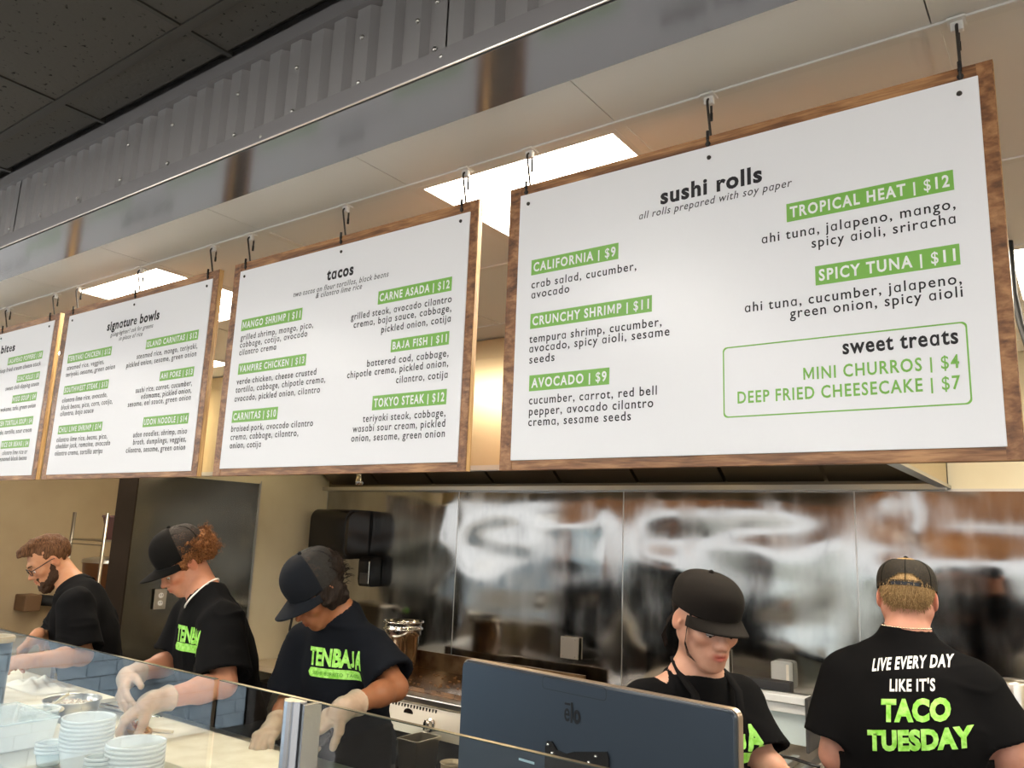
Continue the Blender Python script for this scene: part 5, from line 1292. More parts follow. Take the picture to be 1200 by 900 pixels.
def figure(P):
    """generic upper-body person from a dict of joints; returns the parts"""
    s = P.get('s', 1.0); H = Vector(P['H']); M = frame(P['look'], P.get('roll', 0)); c = Vector(P['c']); pel = Vector(P['pel']); F = P['F']; nb = Vector(P['neck'])
    t = thing('person', P['label'], 'person', (pel.x, pel.y, FLOOR))
    X = frame((F[0], F[1], 0)).col[0]; sh = P['sh']; arms = P['arms']
    allp = [H, c, pel] + [a[k] for a in arms for k in ('S', 'E', 'W')]
    lo = [min(p[i] for p in allp) - .26 for i in range(3)]; hi = [max(p[i] for p in allp) + .26 for i in range(3)]; lo[2] = pel.z - .20
    fine = [((H - Vector((.125, .145, .15))), (H + Vector((.125, .145, .15))))]
    for a in arms:
        if a.get('hand', True): m_ = a['W'] + a['d'].normalized() * .09; fine.append((m_ - Vector((.12, .12, .12)), m_ + Vector((.12, .12, .12))))
    fl = Field(lo, hi, fine, .009, P.get('hf', .0032)); chest = P.get('chest', (.155, .10)); waist = P.get('waist', (.135, .09)); k = .06
    torso_prims(fl, c, F, nb, pel, sh, 0, chest, waist, P.get('hip', (.155, .10)), k)
    ar = P.get('arm_r', (.050, .040, .034, .026))
    for a in arms:
        fl.cap(a['S'], a['E'], ar[0], ar[1], .03); fl.cap(a['E'], a['E'].lerp(a['W'], .35), ar[1], ar[2] * 1.12, .02); fl.cap(a['E'].lerp(a['W'], .3), a['W'], ar[2] * 1.1, ar[3], .02)
        if a.get('hand', True): hand(fl, a['W'], a['d'], a['n'], a.get('thumb', 1), **a.get('hk', {}))
    nr = P.get('neck_r', .054)
    w = lambda x, y, z: H + M @ Vector((x * s, y * s, z * s))
    fl.cap(nb, w(0, -.022, -.055), nr * 1.12, nr * .98, .03); fl.cap(c.lerp(nb, .2), nb, .060, nr * 1.08, .03)
    for a in arms: fl.cap(a['S'].lerp(nb, .25), nb - Vector((0, 0, .005)), .040, .040, .04)
    head(fl, H, M, s, P.get('fem', False))
    Vt, Q = fl.mesh(); fl.D = None
    body = from_np('body', Vt, Q, P['skin'], t, tint=head_tint(H, M, s, P.get('lip', (.80, .50, .50)), P.get('cheek', (1, .82, .78)), P.get('extra')))
    # shirt
    fl = Field(lo, hi, [], .0065, .0065); g = P.get('g', .014); SR = P.get('sleeve', (.082, .088))
    torso_prims(fl, c, F, nb, pel, sh, g, chest, (waist[0] + .012, waist[1] + .015), (P.get('hip', (.155, .10))[0] + .01, P.get('hip', (.155, .10))[1] + .012), .07)
    nu = (w(0, -.022, -.055) - nb).normalized(); r0 = nr * 1.12
    for a in arms: fl.cap(a['S'].lerp(nb, .12), nb - nu * .022, SR[0] * .66, .046, .045)
    fl.cap(c - nu * .02, nb - nu * .012, .092, r0 + .010, .04)
    for a in arms:
        f_ = a.get('sl', .62); e = a['S'].lerp(a['E'], f_); d_ = (a['E'] - a['S']).normalized()
        fl.slv(a['S'] + Vector((0, 0, -.006)), e, SR[0] * .84, SR[1], .035)
    for a in arms:
        f_ = a.get('sl', .62); e = a['S'].lerp(a['E'], f_); d_ = (a['E'] - a['S']).normalized()
        fl.slv(e - d_ * .028, e + d_ * .03, SR[1] - .018, SR[1] - .015, .004, 's', True)
    ch_ = P.get('collar_h', .012)
    fl.cut(nb + nu * ch_, nu, (np.array(nb + nu * (ch_ + .055)), .085))
    fl.cut(Vector((0, 0, pel.z - .12)), (0, 0, -1))
    Vt, Q = fl.mesh(); fl.D = None
    shirt = from_np(P.get('shirt_name', 't_shirt'), Vt, Q, P['cloth'], t, disp=wrinkle(P.get('wr', .0042), P.get('seed', 0)))
    # ribbed collar ring
    up_ = nu; a1 = up_.orthogonal().normalized(); b1 = up_.cross(a1); ring = []
    bv_ = None
    r_ = nr * 1.12 + .0075; cc = nb - nu * P.get('rib', .006)
    ring = [cc + (a1 * math.cos(g_) + b1 * math.sin(g_)) * r_ for g_ in [2 * math.pi * i / 40 for i in range(41)]]
    MB().tube(ring, .0075, 8, caps=False).build('collar_rib', P['cloth'], shirt, smooth=True)
    # trousers and shoes
    flp = Field([pel.x - .34, pel.y - .34, FLOOR + .04], [pel.x + .34, pel.y + .34, pel.z + .08], [], .013, .013)
    hp = P.get('hip', (.155, .10)); flp.ell(pel - Vector((0, 0, .03)), (hp[0] + .006, hp[1] + .006, .13), frame((F[0], F[1], 0)), .05); Yf = frame((F[0], F[1], 0)).col[1]
    for q in (-1, 1):
        hp_ = pel + X * q * .085 - Vector((0, 0, .06)); kn = pel + X * q * .10 + Yf * .03; kn.z = FLOOR + .48; an = pel + X * q * .11 - Yf * .01; an.z = FLOOR + .07
        flp.cap(hp_, kn, .092, .066, .04); flp.cap(kn, an, .064, .052, .02)
    Vt, Q = flp.mesh(); from_np('trousers', Vt, Q, P.get('pants', mat('dark_trousers', (.014, .014, .016), .85)), t, disp=wrinkle(.004, 3))
    for q in (-1, 1):
        an = pel + X * q * .11 - Yf * .01; Ms = Matrix.Translation((an.x, an.y, FLOOR)) @ frame((F[0], F[1], 0)).to_4x4()
        mb = MB(); mb.bbox((-.045, -.075, .001), (.045, .19, .03), .012, Ms); mb.ball(Ms @ Vector((0, .02, .045)), (.042, .10, .05), 16, 8, Ms.to_3x3().to_4x4()); mb.build('shoe', RUBBER, t, smooth=True)
    P.update(t=t, body=body, shirt=shirt, M=M, w=w, X=X); return P
def add_eyes(P, lid=.4):
    """lowered lids, a slit of eye, brows"""
    w, M, s, t = P['w'], P['M'], P.get('s', 1), P['t']
    EYEW = mat('eye_white', (.7, .68, .64), .2); IR = mat('iris_dark', (.03, .018, .01), .15); LASH = mat('lash', (.02, .012, .01), .6)
    for q in (-1, 1):
        e = MB().ball(w(q * .031, .0735, -.003), .0142 * s, 16, 10).build('eye', EYEW, t, smooth=True)
        MB().ball(w(q * .031, .0812, -.0085), .0062 * s, 12, 8).build('iris', IR, e, smooth=True)
        MB().tube([w(q * (.031 + .0145 * a), .0890 - .005 * a * a, -.0050 - .0020 * (1 - a * a)) for a in [-1 + .25 * i for i in range(9)]], .0011 * s, 5).build('lashes', LASH, e, smooth=True)
        MB().tube([w(q * (.012 + .036 * a), .0945 - .022 * a ** 2, .0225 + .005 * math.sin(a * 2.6)) for a in [i / 8 for i in range(9)]], .003 * s, 6, rr=[.0018, .0028, .0034, .0034, .0032, .0028, .0024, .0018, .001]).build('eyebrow', P.get('hair', LASH), t, smooth=True)
GLV = mat('vinyl_glove', (.80, .70, .54), .30, spec=.6, alpha=.34)
def glove(P, a, hk, name='glove'):
    W, d = a['W'], a['d'].normalized(); m_ = W + d * .08; fl = Field(m_ - Vector((.16, .16, .16)), m_ + Vector((.16, .16, .16)), [], .0034, .0034)
    hand(fl, W, a['d'], a['n'], a.get('thumb', 1), grow=.0028, **hk); ax = (a['E'] - W).normalized()
    fl.cap(W + d * .02, W + ax * .035, .031, .034, .012); fl.cap(W + ax * .03, W + ax * .055, .034, .041, .008)
    fl.ell(W + d * .004, (.033, .033, .033), None, .018)
    fl.cap(W + ax * .082, W + ax * .12, .034, .040, .003, 's'); fl.cut(W + ax * .062, ax)
    Vt, Q = fl.mesh(); dp = lambda P_, n_: .0016 * vnoise(P_ * 55) + .0010 * vnoise(P_ * 130)
    return from_np(name, Vt, Q, GLV, P['t'], disp=dp)
def elbow(S, u, v, W, f=.5): pass
def rayY(u, v, S, L, w=.6):
    """point on the ray through a pixel about L away from S (between the near and the far solution)"""
    d = ray(u, v); d = d / d.y; a = d.dot(d); b = -2 * d.dot(S); c_ = S.dot(S) - L * L; D_ = b * b - 4 * a * c_
    if D_ < 0: return d * (-b / (2 * a))
    y0, y1 = (-b - math.sqrt(D_)) / (2 * a), (-b + math.sqrt(D_)) / (2 * a); return d * (y0 * (1 - w) + y1 * w)
# ---------------------------------------------------------------- the five workers
SK_TAN = skin_mat('skin_tan', (.50, .235, .140)); SK_BROWN = skin_mat('skin_brown', (.27, .110, .050)); SK_LIGHT = skin_mat('skin_light', (.56, .31, .215)); SK_PINK = skin_mat('skin_rosy', (.58, .29, .205)); SK_WARM = skin_mat('skin_warm', (.46, .225, .12))
CAPM = bumpy(mat('black_cap_cloth', (.007, .0065, .006), .9, spec=.15), 700, .3, .0006)
CAPB = bumpy(mat('charcoal_cap_cloth', (.010, .008, .0065), .9, spec=.2), 700, .3, .0006)
CAPN = bumpy(mat('blue_black_cap_cloth', (.007, .009, .013), .9, spec=.2), 700, .3, .0006)
def mesh_cloth(name, col, a):
    m = mat(name, col, .8); mp = coords(m); v = N(m, 'ShaderNodeTexVoronoi', Scale=420); v.feature = 'F1'; link(m, mp, 0, v, 'Vector')
    r = N(m, 'ShaderNodeMapRange'); r.inputs['From Min'].default_value = .25; r.inputs['From Max'].default_value = .45; r.inputs['To Min'].default_value = a; r.inputs['To Max'].default_value = 1
    link(m, v, 'Distance', r, 0); link(m, r, 0, bsdf(m), 'Alpha'); return m
MESHB = mesh_cloth('cap_mesh_black', (.012, .011, .010), .62)
def hair_mat(name, c1, c2, sc=(90, 90, 8)):
    m = mat(name, c1, .7, spec=.2); return noisy(m, 3, c1, c2, .35, .65, 4, sc, bump=.5, bdist=.002)
HB = hair_mat('dark_hair', (.006, .004, .003), (.022, .014, .010)); HC = hair_mat('curly_brown_hair', (.10, .035, .012), (.30, .13, .045), (50, 50, 50))
HBL = hair_mat('short_blond_hair', (.20, .12, .05), (.48, .33, .16), (160, 160, 14)); HBR = hair_mat('brown_hair', (.045, .020, .009), (.15, .070, .030)); HBD = hair_mat('dark_beard', (.025, .012, .007), (.06, .03, .015), (200, 200, 200))
LIMEP = MATS['lime_print']

def hair_field(P, prims, lo, hi, m, name='hair', h=.0035, amp=.003, fr=60, cutp=None):
    """prims in head coordinates: (kind, centre, size, k, op)"""
    w, M, s = P['w'], P['M'], P.get('s', 1); c = P['H']; fl = Field(c - Vector((.17, .17, .19)), c + Vector((.17, .17, .17)), [], h, h)
    for pr in prims:
        if pr[0] == 'e': fl.ell(w(*pr[1]), tuple(q * s for q in pr[2]), M, pr[3], pr[4] if len(pr) > 4 else 'u')
        elif pr[0] == 'c': fl.cap(w(*pr[1]), w(*pr[2]), pr[3] * s, pr[4] * s, pr[5], pr[6] if len(pr) > 6 else 'u')
        elif pr[0] == 'cut': fl.cut(w(*pr[1]), M @ Vector(pr[2]))
    Vt, Q = fl.mesh(); return from_np(name, Vt, Q, m, P['t'], disp=(lambda p, n: amp * vnoise(p * fr) + amp * .5 * vnoise(p * fr * 2.3)))

# ===== the cashier behind the monitor
c = at(812, 806, 1.97); H = at(827, 727, 1.93); n_ = Vector((-c.x, -c.y, 0)).normalized(); t_ = Vector((n_.y * -1, n_.x, 0))
def turned(deg, pos, pitch=0):
    """horizontal direction turned deg to the image right from 'towards the camera', pitched down"""
    n0 = Vector((-pos[0], -pos[1], 0)).normalized(); r0 = Vector((-n0.y, n0.x, 0)); d = n0 * math.cos(R(deg)) + r0 * math.sin(R(deg))
    return Vector((d.x * math.cos(R(pitch)), d.y * math.cos(R(pitch)), -math.sin(R(pitch))))
Ft = turned(38, c); look = turned(30, H, 17); X = frame((Ft.x, Ft.y, 0)).col[0]; sh = .150
SR_, SL_ = c + X * sh, c - X * sh                 # X is the person's right
for q in (SR_, SL_): q.z -= .030
ER = SR_ + Vector((.02, -.05, -.27)); EL = rayY(893, 893, SL_, .27, .45)
WR = ER + Ft * .20 + Vector((.05, 0, .0)); WL = EL + Ft * .19 + Vector((-.08, .02, -.01))
P4 = figure(dict(label='woman in a black cap and black t-shirt working behind the touch monitor', H=H, look=look, roll=R(-3), c=c - Vector((0, 0, .02)), F=Ft, neck=at(816, 790, 1.955), pel=Vector((c.x - .02, c.y + .04, -.72)), sh=sh, s=.91, fem=True, skin=SK_LIGHT, cloth=TEE,
    chest=(.135, .095), waist=(.115, .080), hip=(.150, .10), neck_r=.045, arm_r=(.042, .035, .030, .023), sleeve=(.066, .078), lip=(.72, .30, .30), cheek=(1.0, .86, .80), seed=11, collar_h=.006,
    arms=[dict(S=SR_, E=ER, W=WR, d=Ft + Vector((0, 0, -.1)), n=Vector((0, 0, -1)), thumb=-1, sl=.66), dict(S=SL_, E=EL, W=WL, d=Ft + Vector((-.2, 0, -.1)), n=Vector((0, 0, -1)), thumb=1, sl=.86)], hair=HB))
add_eyes(P4)
hair_field(P4, [('e', (0, -.020, .030), (.0805, .098, .088), .01), ('e', (0, .10, -.02), (.10, .075, .16), .01, 's'), ('e', (0, -.02, -.11), (.09, .12, .06), .02, 's'), ('e', (.084, .0, -.01), (.03, .035, .045), .008, 's'), ('e', (-.084, .0, -.01), (.03, .035, .045), .008, 's'),
    ('e', (0, -.105, -.02), (.030, .028, .032), .012)], None, None, HB)
w = P4['w']
S_ = []
for i in range(15):                                         # loose strands in front of the ear
    o = rng.uniform(-.006, .006); q = 1
    S_.append([w(q * (.070 + o * .3), .030 + o, .020), w(q * (.073 + o * .5), .034 + o, -.015), w(q * (.072 + o), .036 + o * 1.5, -.05), w(q * (.062 + o), .046 + o, -.078), w(q * (.050 + o * 1.6), .060, -.088 + o)])
strands('loose_strand', S_, HB, P4['t'], .0008)
S_ = []
for i in range(40):
    o = rng.uniform(-.012, .012); S_.append([w(.066 + o * .4, -.045 + o, .012), w(.082 + o * .4, -.055 + o, -.030), w(.084 + o, -.060 + o, -.068), w(.070 + o, -.055 + o, -.10)])
strands('nape_strand', S_, HB, P4['t'], .0012)
make_cap(P4['t'], Vector(P4['H']), P4['M'] @ Matrix.Rotation(R(2), 3, 'X'), .915, (CAPB, MESHB), brim_len=.066, tall=.094, brim_drop=.026, up=.032)
nbk = P4['neck']                                            # apron strap round the neck
Xh = P4['X']; Fh = Vector((Ft.x, Ft.y, 0))
for q in (-1, 1):
    pts = [nbk + Xh * q * .030 - Fh * .052 + Vector((0, 0, .035)), nbk + Xh * q * .057 - Fh * .010 + Vector((0, 0, .030)), nbk + Xh * q * .069 + Fh * .035 + Vector((0, 0, .002)), nbk + Xh * q * .066 + Fh * .078 + Vector((0, 0, -.030)), nbk + Xh * q * .055 + Fh * .105 + Vector((0, 0, -.12))]
    m_ = MB(); vs = []
    for p in pts: vs += [p + Xh * .011, p - Xh * .011]
    o = m_.add(vs, [(2 * i, 2 * i + 2, 2 * i + 3, 2 * i + 1) for i in range(4)]).build('apron_strap', mat('apron_cloth', (.005, .005, .0055), .9, spec=.15), P4['t'], smooth=True); md = o.modifiers.new('thick', 'SOLIDIFY'); md.thickness = .003; md.offset = 0
o0 = P4['c'] + Fh * .05 + Vector((0, 0, -.105)) - Xh * .005
Xv = -Xh                                                    # the print runs towards the wearer's left = image right
projected_text('chest_lettering', P4['shirt'], P4['shirt'], 'TENBAJA', LIMEP, o0, Xv, (0, 0, 1), .235, .050, .05, .0)
projected_text('chest_banner', P4['shirt'], P4['shirt'], None, LIMEP, o0 - Vector((0, 0, .030)), Xv, (0, 0, 1), .235, .024, extra=pill())

# ===== man in the middle, cap and gloves
c = at(396, 744, 2.02); H = at(371, 692, 1.90); Ft = Vector((.10, -1, 0)).normalized(); look = turned(-58, H, 42)
sh = .160; X = frame((Ft.x, Ft.y, 0)).col[0]; SR_, SL_ = c + X * sh, c - X * sh
for q in (SR_, SL_): q.z -= .035
EL = rayY(463, 806, SL_, .27, .35); WL = rayY(405, 829, EL, .25, .0)
ER = rayY(339, 824, SR_, .28, .62); WR = rayY(322, 853, ER, .26, .0)
tipR = atz(284, 883, -.655); tipL = at(372, 850, WL.y - .03)
hkR = dict(curl=(35, 38, 25), th=(.75, .35, .6)); hkL = dict(curl=(22, 28, 18), th=(.6, .55, .55))
P3 = figure(dict(label='man in a dark cap and black TENBAJA t-shirt right of the silver glass post', H=H, look=look, roll=R(0), c=c, F=Ft, neck=at(396, 719, 1.985), pel=Vector((c.x, c.y + .10, -.76)), sh=sh, s=.98, skin=SK_BROWN, cloth=NAVY_TEE,
    chest=(.150, .10), waist=(.132, .09), neck_r=.050, sleeve=(.078, .088), lip=(.80, .55, .55), cheek=(1, .85, .8), seed=2, wr=.005, collar_h=.008, hf=.0034,
    arms=[dict(S=SR_, E=ER, W=WR, d=tipR - WR, n=Vector((.2, -.1, -1)), thumb=-1, sl=.80, hk=hkR), dict(S=SL_, E=EL, W=WL, d=tipL - WL, n=Vector((-.3, .5, -.8)), thumb=1, sl=.78, hk=hkL)], hair=HB))
glove(P3, P3['arms'][0], hkR); glove(P3, P3['arms'][1], hkL); add_eyes(P3)
hair_field(P3, [('e', (0, -.022, .030), (.083, .102, .088), .01), ('e', (0, .10, -.03), (.10, .080, .15), .01, 's'), ('e', (0, -.01, -.115), (.09, .12, .06), .02, 's'), ('e', (.070, .012, -.012), (.016, .030, .050), .012), ('e', (-.070, .012, -.012), (.016, .030, .050), .012), ('e', (.074, -.03, -.03), (.018, .04, .045), .012), ('e', (-.074, -.03, -.03), (.018, .04, .045), .012),
    ('e', (-.03, -.085, .045), (.05, .042, .05), .02), ('e', (.04, -.088, .020), (.04, .035, .05), .02), ('e', (0, -.088, .065), (.055, .035, .040), .02)], None, None, HB, amp=.006, fr=45)
w = P3['w']; S_ = []
for i in range(150):
    a_ = rng.uniform(-1.3, 1.3); z_ = rng.uniform(-.03, .10); d_ = Vector((math.sin(a_) * .083, -.022 - math.cos(a_) * .100, z_)); o_ = Vector((math.sin(a_) * rng.uniform(.2, 1), -math.cos(a_), rng.uniform(-.9, .4))).normalized() * rng.uniform(.015, .035)
    S_.append([w(*d_), w(*(d_ + o_ * .6)), w(*(d_ + o_ + Vector((0, 0, -.010))))])
strands('loose_strand', S_, HB, P3['t'], .0018)
make_cap(P3['t'], Vector(P3['H']), P3['M'] @ Matrix.Rotation(R(4), 3, 'X'), 1.0, (CAPN, MESHB), brim_len=.074, tall=.118, brim_drop=.026, up=.026, mesh_back=True)
o0 = at(381, 779, 1.90)
projected_text('chest_lettering', P3['shirt'], P3['shirt'], 'TENBAJA', LIMEP, o0 + Vector((0, 0, -.01)), (1, 0, 0), (0, 0, 1), .215, .054, .05, .0)
projected_text('chest_banner', P3['shirt'], P3['shirt'], None, LIMEP, o0 - Vector((0, 0, .050)), (1, 0, 0), (0, 0, 1), .212, .030, extra=pill())
projected_text('banner_lettering', P3['shirt'], P3['shirt'], 'SUSHI  BURRITO  TACOS', mat('banner_green', (.05, .25, .02), .6), o0 - Vector((0, 0, .042)), (1, 0, 0), (0, 0, 1), .170, .011, .0, .05, off=.0034)
# dark apron from the waist down
fl = Field(P3['pel'] - Vector((.26, .26, .40)), P3['pel'] + Vector((.26, .26, .22)), [], .009, .009)
fl.ell(P3['pel'] + Vector((0, -.01, -.06)), (.178, .135, .30), None, .03); fl.ell(P3['pel'] + Vector((0, .0, .06)), (.168, .120, .20), None, .05); fl.cut(P3['pel'] + Vector((0, 0, .10)), (0, 0, 1)); fl.cut(P3['pel'] - Vector((0, 0, .33)), (0, 0, -1)); fl.cut(P3['pel'] + Vector((0, .03, 0)), (0, 1, 0))
Vt, Q = fl.mesh(); from_np('apron', Vt, Q, MATS['apron_cloth'], P3['t'], disp=wrinkle(.006, 8))
# a dark squeeze bottle held in his left hand
bp = WL + (tipL - WL).normalized() * .085 + Vector((-.012, .0, -.045)); t = thing('sauce_bottle', 'dark bottle in the left glove of the man right of the post', 'bottle', (bp.x, bp.y, bp.z - .04))
MB().lathe([(.022, -.045), (.028, -.04), (.028, .02), (.014, .035), (.008, .05)], c=(0, 0, 0), seg=18, capt=True, M=Matrix.Translation(bp) @ Matrix.Rotation(R(70), 4, 'Y')).build('bottle_body', BLACK_PLASTIC, t, smooth=True)

# ===== curly-haired man with the white necklace
c = at(243, 716, 1.88); H = at(214, 660, 1.81); Ft = Vector((-.28, -1, 0)).normalized(); look = turned(-72, H, 40)
sh = .185; X = frame((Ft.x, Ft.y, 0)).col[0]; SR_, SL_ = c + X * sh, c - X * sh
for q in (SR_, SL_): q.z -= .03
EL = rayY(262, 802, SL_, .30, .30); WL = rayY(180, 822, EL, .27, .0)
ER = rayY(208, 774, SR_, .28, .5); WR = rayY(150, 792, ER, .27, .0)
tipL = atz(140, 846, -.625); tipR = atz(137, 832, -.635)
hkL = dict(curl=(35, 40, 25), th=(.6, .4, .7)); hkR = dict(curl=(18, 25, 20), th=(.7, .5, .4))
P2 = figure(dict(label='curly-haired man in a black cap with a white necklace bending over the counter', H=H, look=look, roll=R(0), c=c, F=Ft, neck=at(241, 699, 1.865), pel=Vector((c.x + .03, c.y + .12, -.74)), sh=sh, s=.93, skin=SK_TAN, cloth=TEE,
    chest=(.165, .115), waist=(.150, .105), hip=(.165, .11), neck_r=.054, sleeve=(.092, .100), lip=(.85, .55, .52), cheek=(1, .74, .66), seed=5, wr=.006, collar_h=.006, hf=.0034, arm_r=(.052, .043, .038, .028),
    arms=[dict(S=SR_, E=ER, W=WR, d=tipR - WR, n=Vector((.5, .6, -.4)), thumb=1, sl=.84, hk=hkR), dict(S=SL_, E=EL, W=WL, d=tipL - WL, n=Vector((0, .3, -1)), thumb=1, sl=.90, hk=hkL)], hair=HC))
glove(P2, P2['arms'][0], hkR); glove(P2, P2['arms'][1], hkL); add_eyes(P2)
hair_field(P2, [('e', (0, -.030, .030), (.088, .108, .080), .01), ('e', (0, -.105, .010), (.075, .050, .065), .02), ('e', (0, .10, -.03), (.11, .085, .15), .01, 's'), ('e', (0, .0, -.115), (.10, .13, .055), .02, 's'), ('e', (.092, -.002, -.016), (.026, .034, .038), .008, 's'), ('e', (-.092, -.002, -.016), (.026, .034, .038), .008, 's')],
    None, None, HC, amp=.010, fr=38)
w = P2['w']; S_ = []
for i in range(420):                                         # springy curls
    a_ = rng.uniform(-2.0, 2.0); z_ = rng.uniform(-.035, .075)
    if abs(a_) > 1.45 and z_ < .012: continue
    b_ = Vector((math.sin(a_) * .088, -.035 - math.cos(a_) * (.115 if abs(a_) < 1 else .10), z_)); o_ = Vector((math.sin(a_), -math.cos(a_), rng.uniform(-.8, .9))).normalized(); u1 = o_.orthogonal().normalized(); u2 = o_.cross(u1); ph = rng.uniform(0, 6.28); L = rng.uniform(.015, .034); rr_ = rng.uniform(.004, .0075)
    S_.append([w(*(b_ + o_ * (L * k / 9) + (u1 * math.cos(ph + k * 1.15) + u2 * math.sin(ph + k * 1.15)) * rr_)) for k in range(10)])
strands('curl', S_, HC, P2['t'], .0014)
make_cap(P2['t'], Vector(P2['H']), P2['M'] @ Matrix.Rotation(R(8), 3, 'X'), .95, (CAPM, mesh_cloth('cap_mesh_brown', (.020, .014, .010), .5)), brim_len=.076, tall=.125, brim_drop=.024, up=.030, mesh_back=True)
nu = (w(0, -.022, -.055) - Vector(P2['neck'])).normalized(); Yn = P2['M'].col[1]; Xn = P2['M'].col[0]; nc = Vector(P2['neck']) + nu * .012
fr_ = (Vector((Ft.x, Ft.y, 0)) - nu * Vector((Ft.x, Ft.y, 0)).dot(nu)).normalized(); sd_ = nu.cross(fr_)
ring = [nc + fr_ * math.cos(g_) * .074 + sd_ * math.sin(g_) * .068 + nu * (-.030 * math.cos(g_) + .004) + fr_ * .008 for g_ in [2 * math.pi * i / 48 for i in range(49)]]
MB().tube(ring, .0034, 8, caps=False).build('necklace', mat('white_cord', (.85, .83, .78), .4), P2['t'], smooth=True)
o0 = at(218, 755, 1.74)
projected_text('chest_lettering', P2['shirt'], P2['shirt'], 'TENBAJA', LIMEP, o0 + Vector((-.02, 0, 0)), -X, (0, 0, 1), .24, .052, .05, .0)
projected_text('chest_banner', P2['shirt'], P2['shirt'], None, LIMEP, o0 + Vector((-.02, 0, -.034)), -X, (0, 0, 1), .24, .028, extra=pill())

# ===== bearded man at the far left, dark polo and glasses
c = at(90, 696, 1.84); H = at(58, 657, 1.76); Ft = Vector((-.45, -.9, 0)).normalized(); look = turned(-80, H, 36)
sh = .180; X = frame((Ft.x, Ft.y, 0)).col[0]; SR_, SL_ = c + X * sh, c - X * sh
for q in (SR_, SL_): q.z -= .035
EL = rayY(96, 768, SL_, .28, .35); WL = rayY(30, 775, EL, .27, .0); ER = rayY(66, 752, SR_, .27, .5); WR = rayY(44, 744, ER, .25, .0)
tipL = at(2, 770, WL.y - .02); tipR = at(26, 762, WR.y - .03)
P1 = figure(dict(label='bearded man with glasses in a black collared shirt at the far left', H=H, look=look, roll=0, c=c, F=Ft, neck=at(86, 688, 1.84), pel=Vector((c.x + .03, c.y + .12, -.74)), sh=sh, s=.90, skin=SK_WARM, cloth=TEE,
    chest=(.158, .11), waist=(.145, .10), neck_r=.052, sleeve=(.085, .090), seed=9, wr=.006, collar_h=.012, shirt_name='polo_shirt',
    arms=[dict(S=SR_, E=ER, W=WR, d=tipR - WR, n=Vector((.2, .1, -1)), thumb=-1, sl=.86, hk=dict(curl=(30, 35, 20))), dict(S=SL_, E=EL, W=WL, d=tipL - WL, n=Vector((0, .2, -1)), thumb=1, sl=.92, hk=dict(curl=(30, 35, 20)))], hair=HBR))
add_eyes(P1); w = P1['w']
hair_field(P1, [('e', (0, -.020, .036), (.0775, .0975, .087), .01), ('e', (0, .070, .090), (.042, .038, .020), .02), ('e', (0, .02, .115), (.050, .075, .020), .02), ('e', (0, .10, -.03), (.11, .078, .115), .01, 's'), ('e', (0, .0, -.105), (.10, .13, .075), .02, 's'), ('e', (.088, .004, -.012), (.024, .028, .040), .008, 's'), ('e', (-.088, .004, -.012), (.024, .028, .040), .008, 's')],
    None, None, HBR, amp=.004, fr=50)
hair_field(P1, [('c', (-.066, .004, -.010), (-.056, .022, -.070), .010, .022, .02), ('c', (.066, .004, -.010), (.056, .022, -.070), .010, .022, .02), ('c', (-.050, .026, -.074), (0, .072, -.104), .030, .030, .02), ('c', (.050, .026, -.074), (0, .072, -.104), .030, .030, .02),
    ('c', (-.024, .088, -.047), (.024, .088, -.047), .006, .006, .01), ('c', (-.026, .086, -.048), (-.026, .080, -.085), .007, .010, .01), ('c', (.026, .086, -.048), (.026, .080, -.085), .007, .010, .01), ('e', (0, .102, -.060), (.024, .016, .007), .006, 's')],
    None, None, HBD, name='beard', amp=.003, fr=90, h=.003)
GLF = mat('glasses_frame', (.012, .010, .010), .3); g_ = MB()
for q in (-1, 1):
    for k_ in range(1):
        g_.tube([w(q * (.032 + .023 * math.cos(a_)), .1025 - .006 * abs(math.cos(a_)) * (1 if math.cos(a_) > 0 else 0), .0 + .017 * math.sin(a_)) for a_ in [2 * math.pi * i / 20 for i in range(21)]], .0017, 6, caps=False)
    g_.tube([w(q * .055, .096, .006), w(q * .074, .060, .008), w(q * .082, .0, .012), w(q * .083, -.02, .006)], .0019, 6)
g_.tube([w(-.010, .104, .004), w(0, .108, .006), w(.010, .104, .004)], .0016, 6)
g_.build('glasses', GLF, P1['t'], smooth=True)
nu = (w(0, -.022, -.055) - Vector(P1['neck'])).normalized(); a1 = nu.orthogonal().normalized(); b1 = nu.cross(a1); nc = Vector(P1['neck'])
m_ = MB(); vs = []
for i in range(33):
    g2 = 2 * math.pi * i / 32; d_ = a1 * math.cos(g2) + b1 * math.sin(g2); vs += [nc + d_ * .060 + nu * .014, nc + d_ * .068 + nu * .016, nc + d_ * .086 - nu * .022]
o = m_.add(vs, [(3 * i + k, 3 * i + 3 + k, 3 * i + 4 + k, 3 * i + 1 + k) for i in range(32) for k in (0, 1)]).build('collar', TEE, P1['shirt'], smooth=True); md = o.modifiers.new('thick', 'SOLIDIFY'); md.thickness = .003

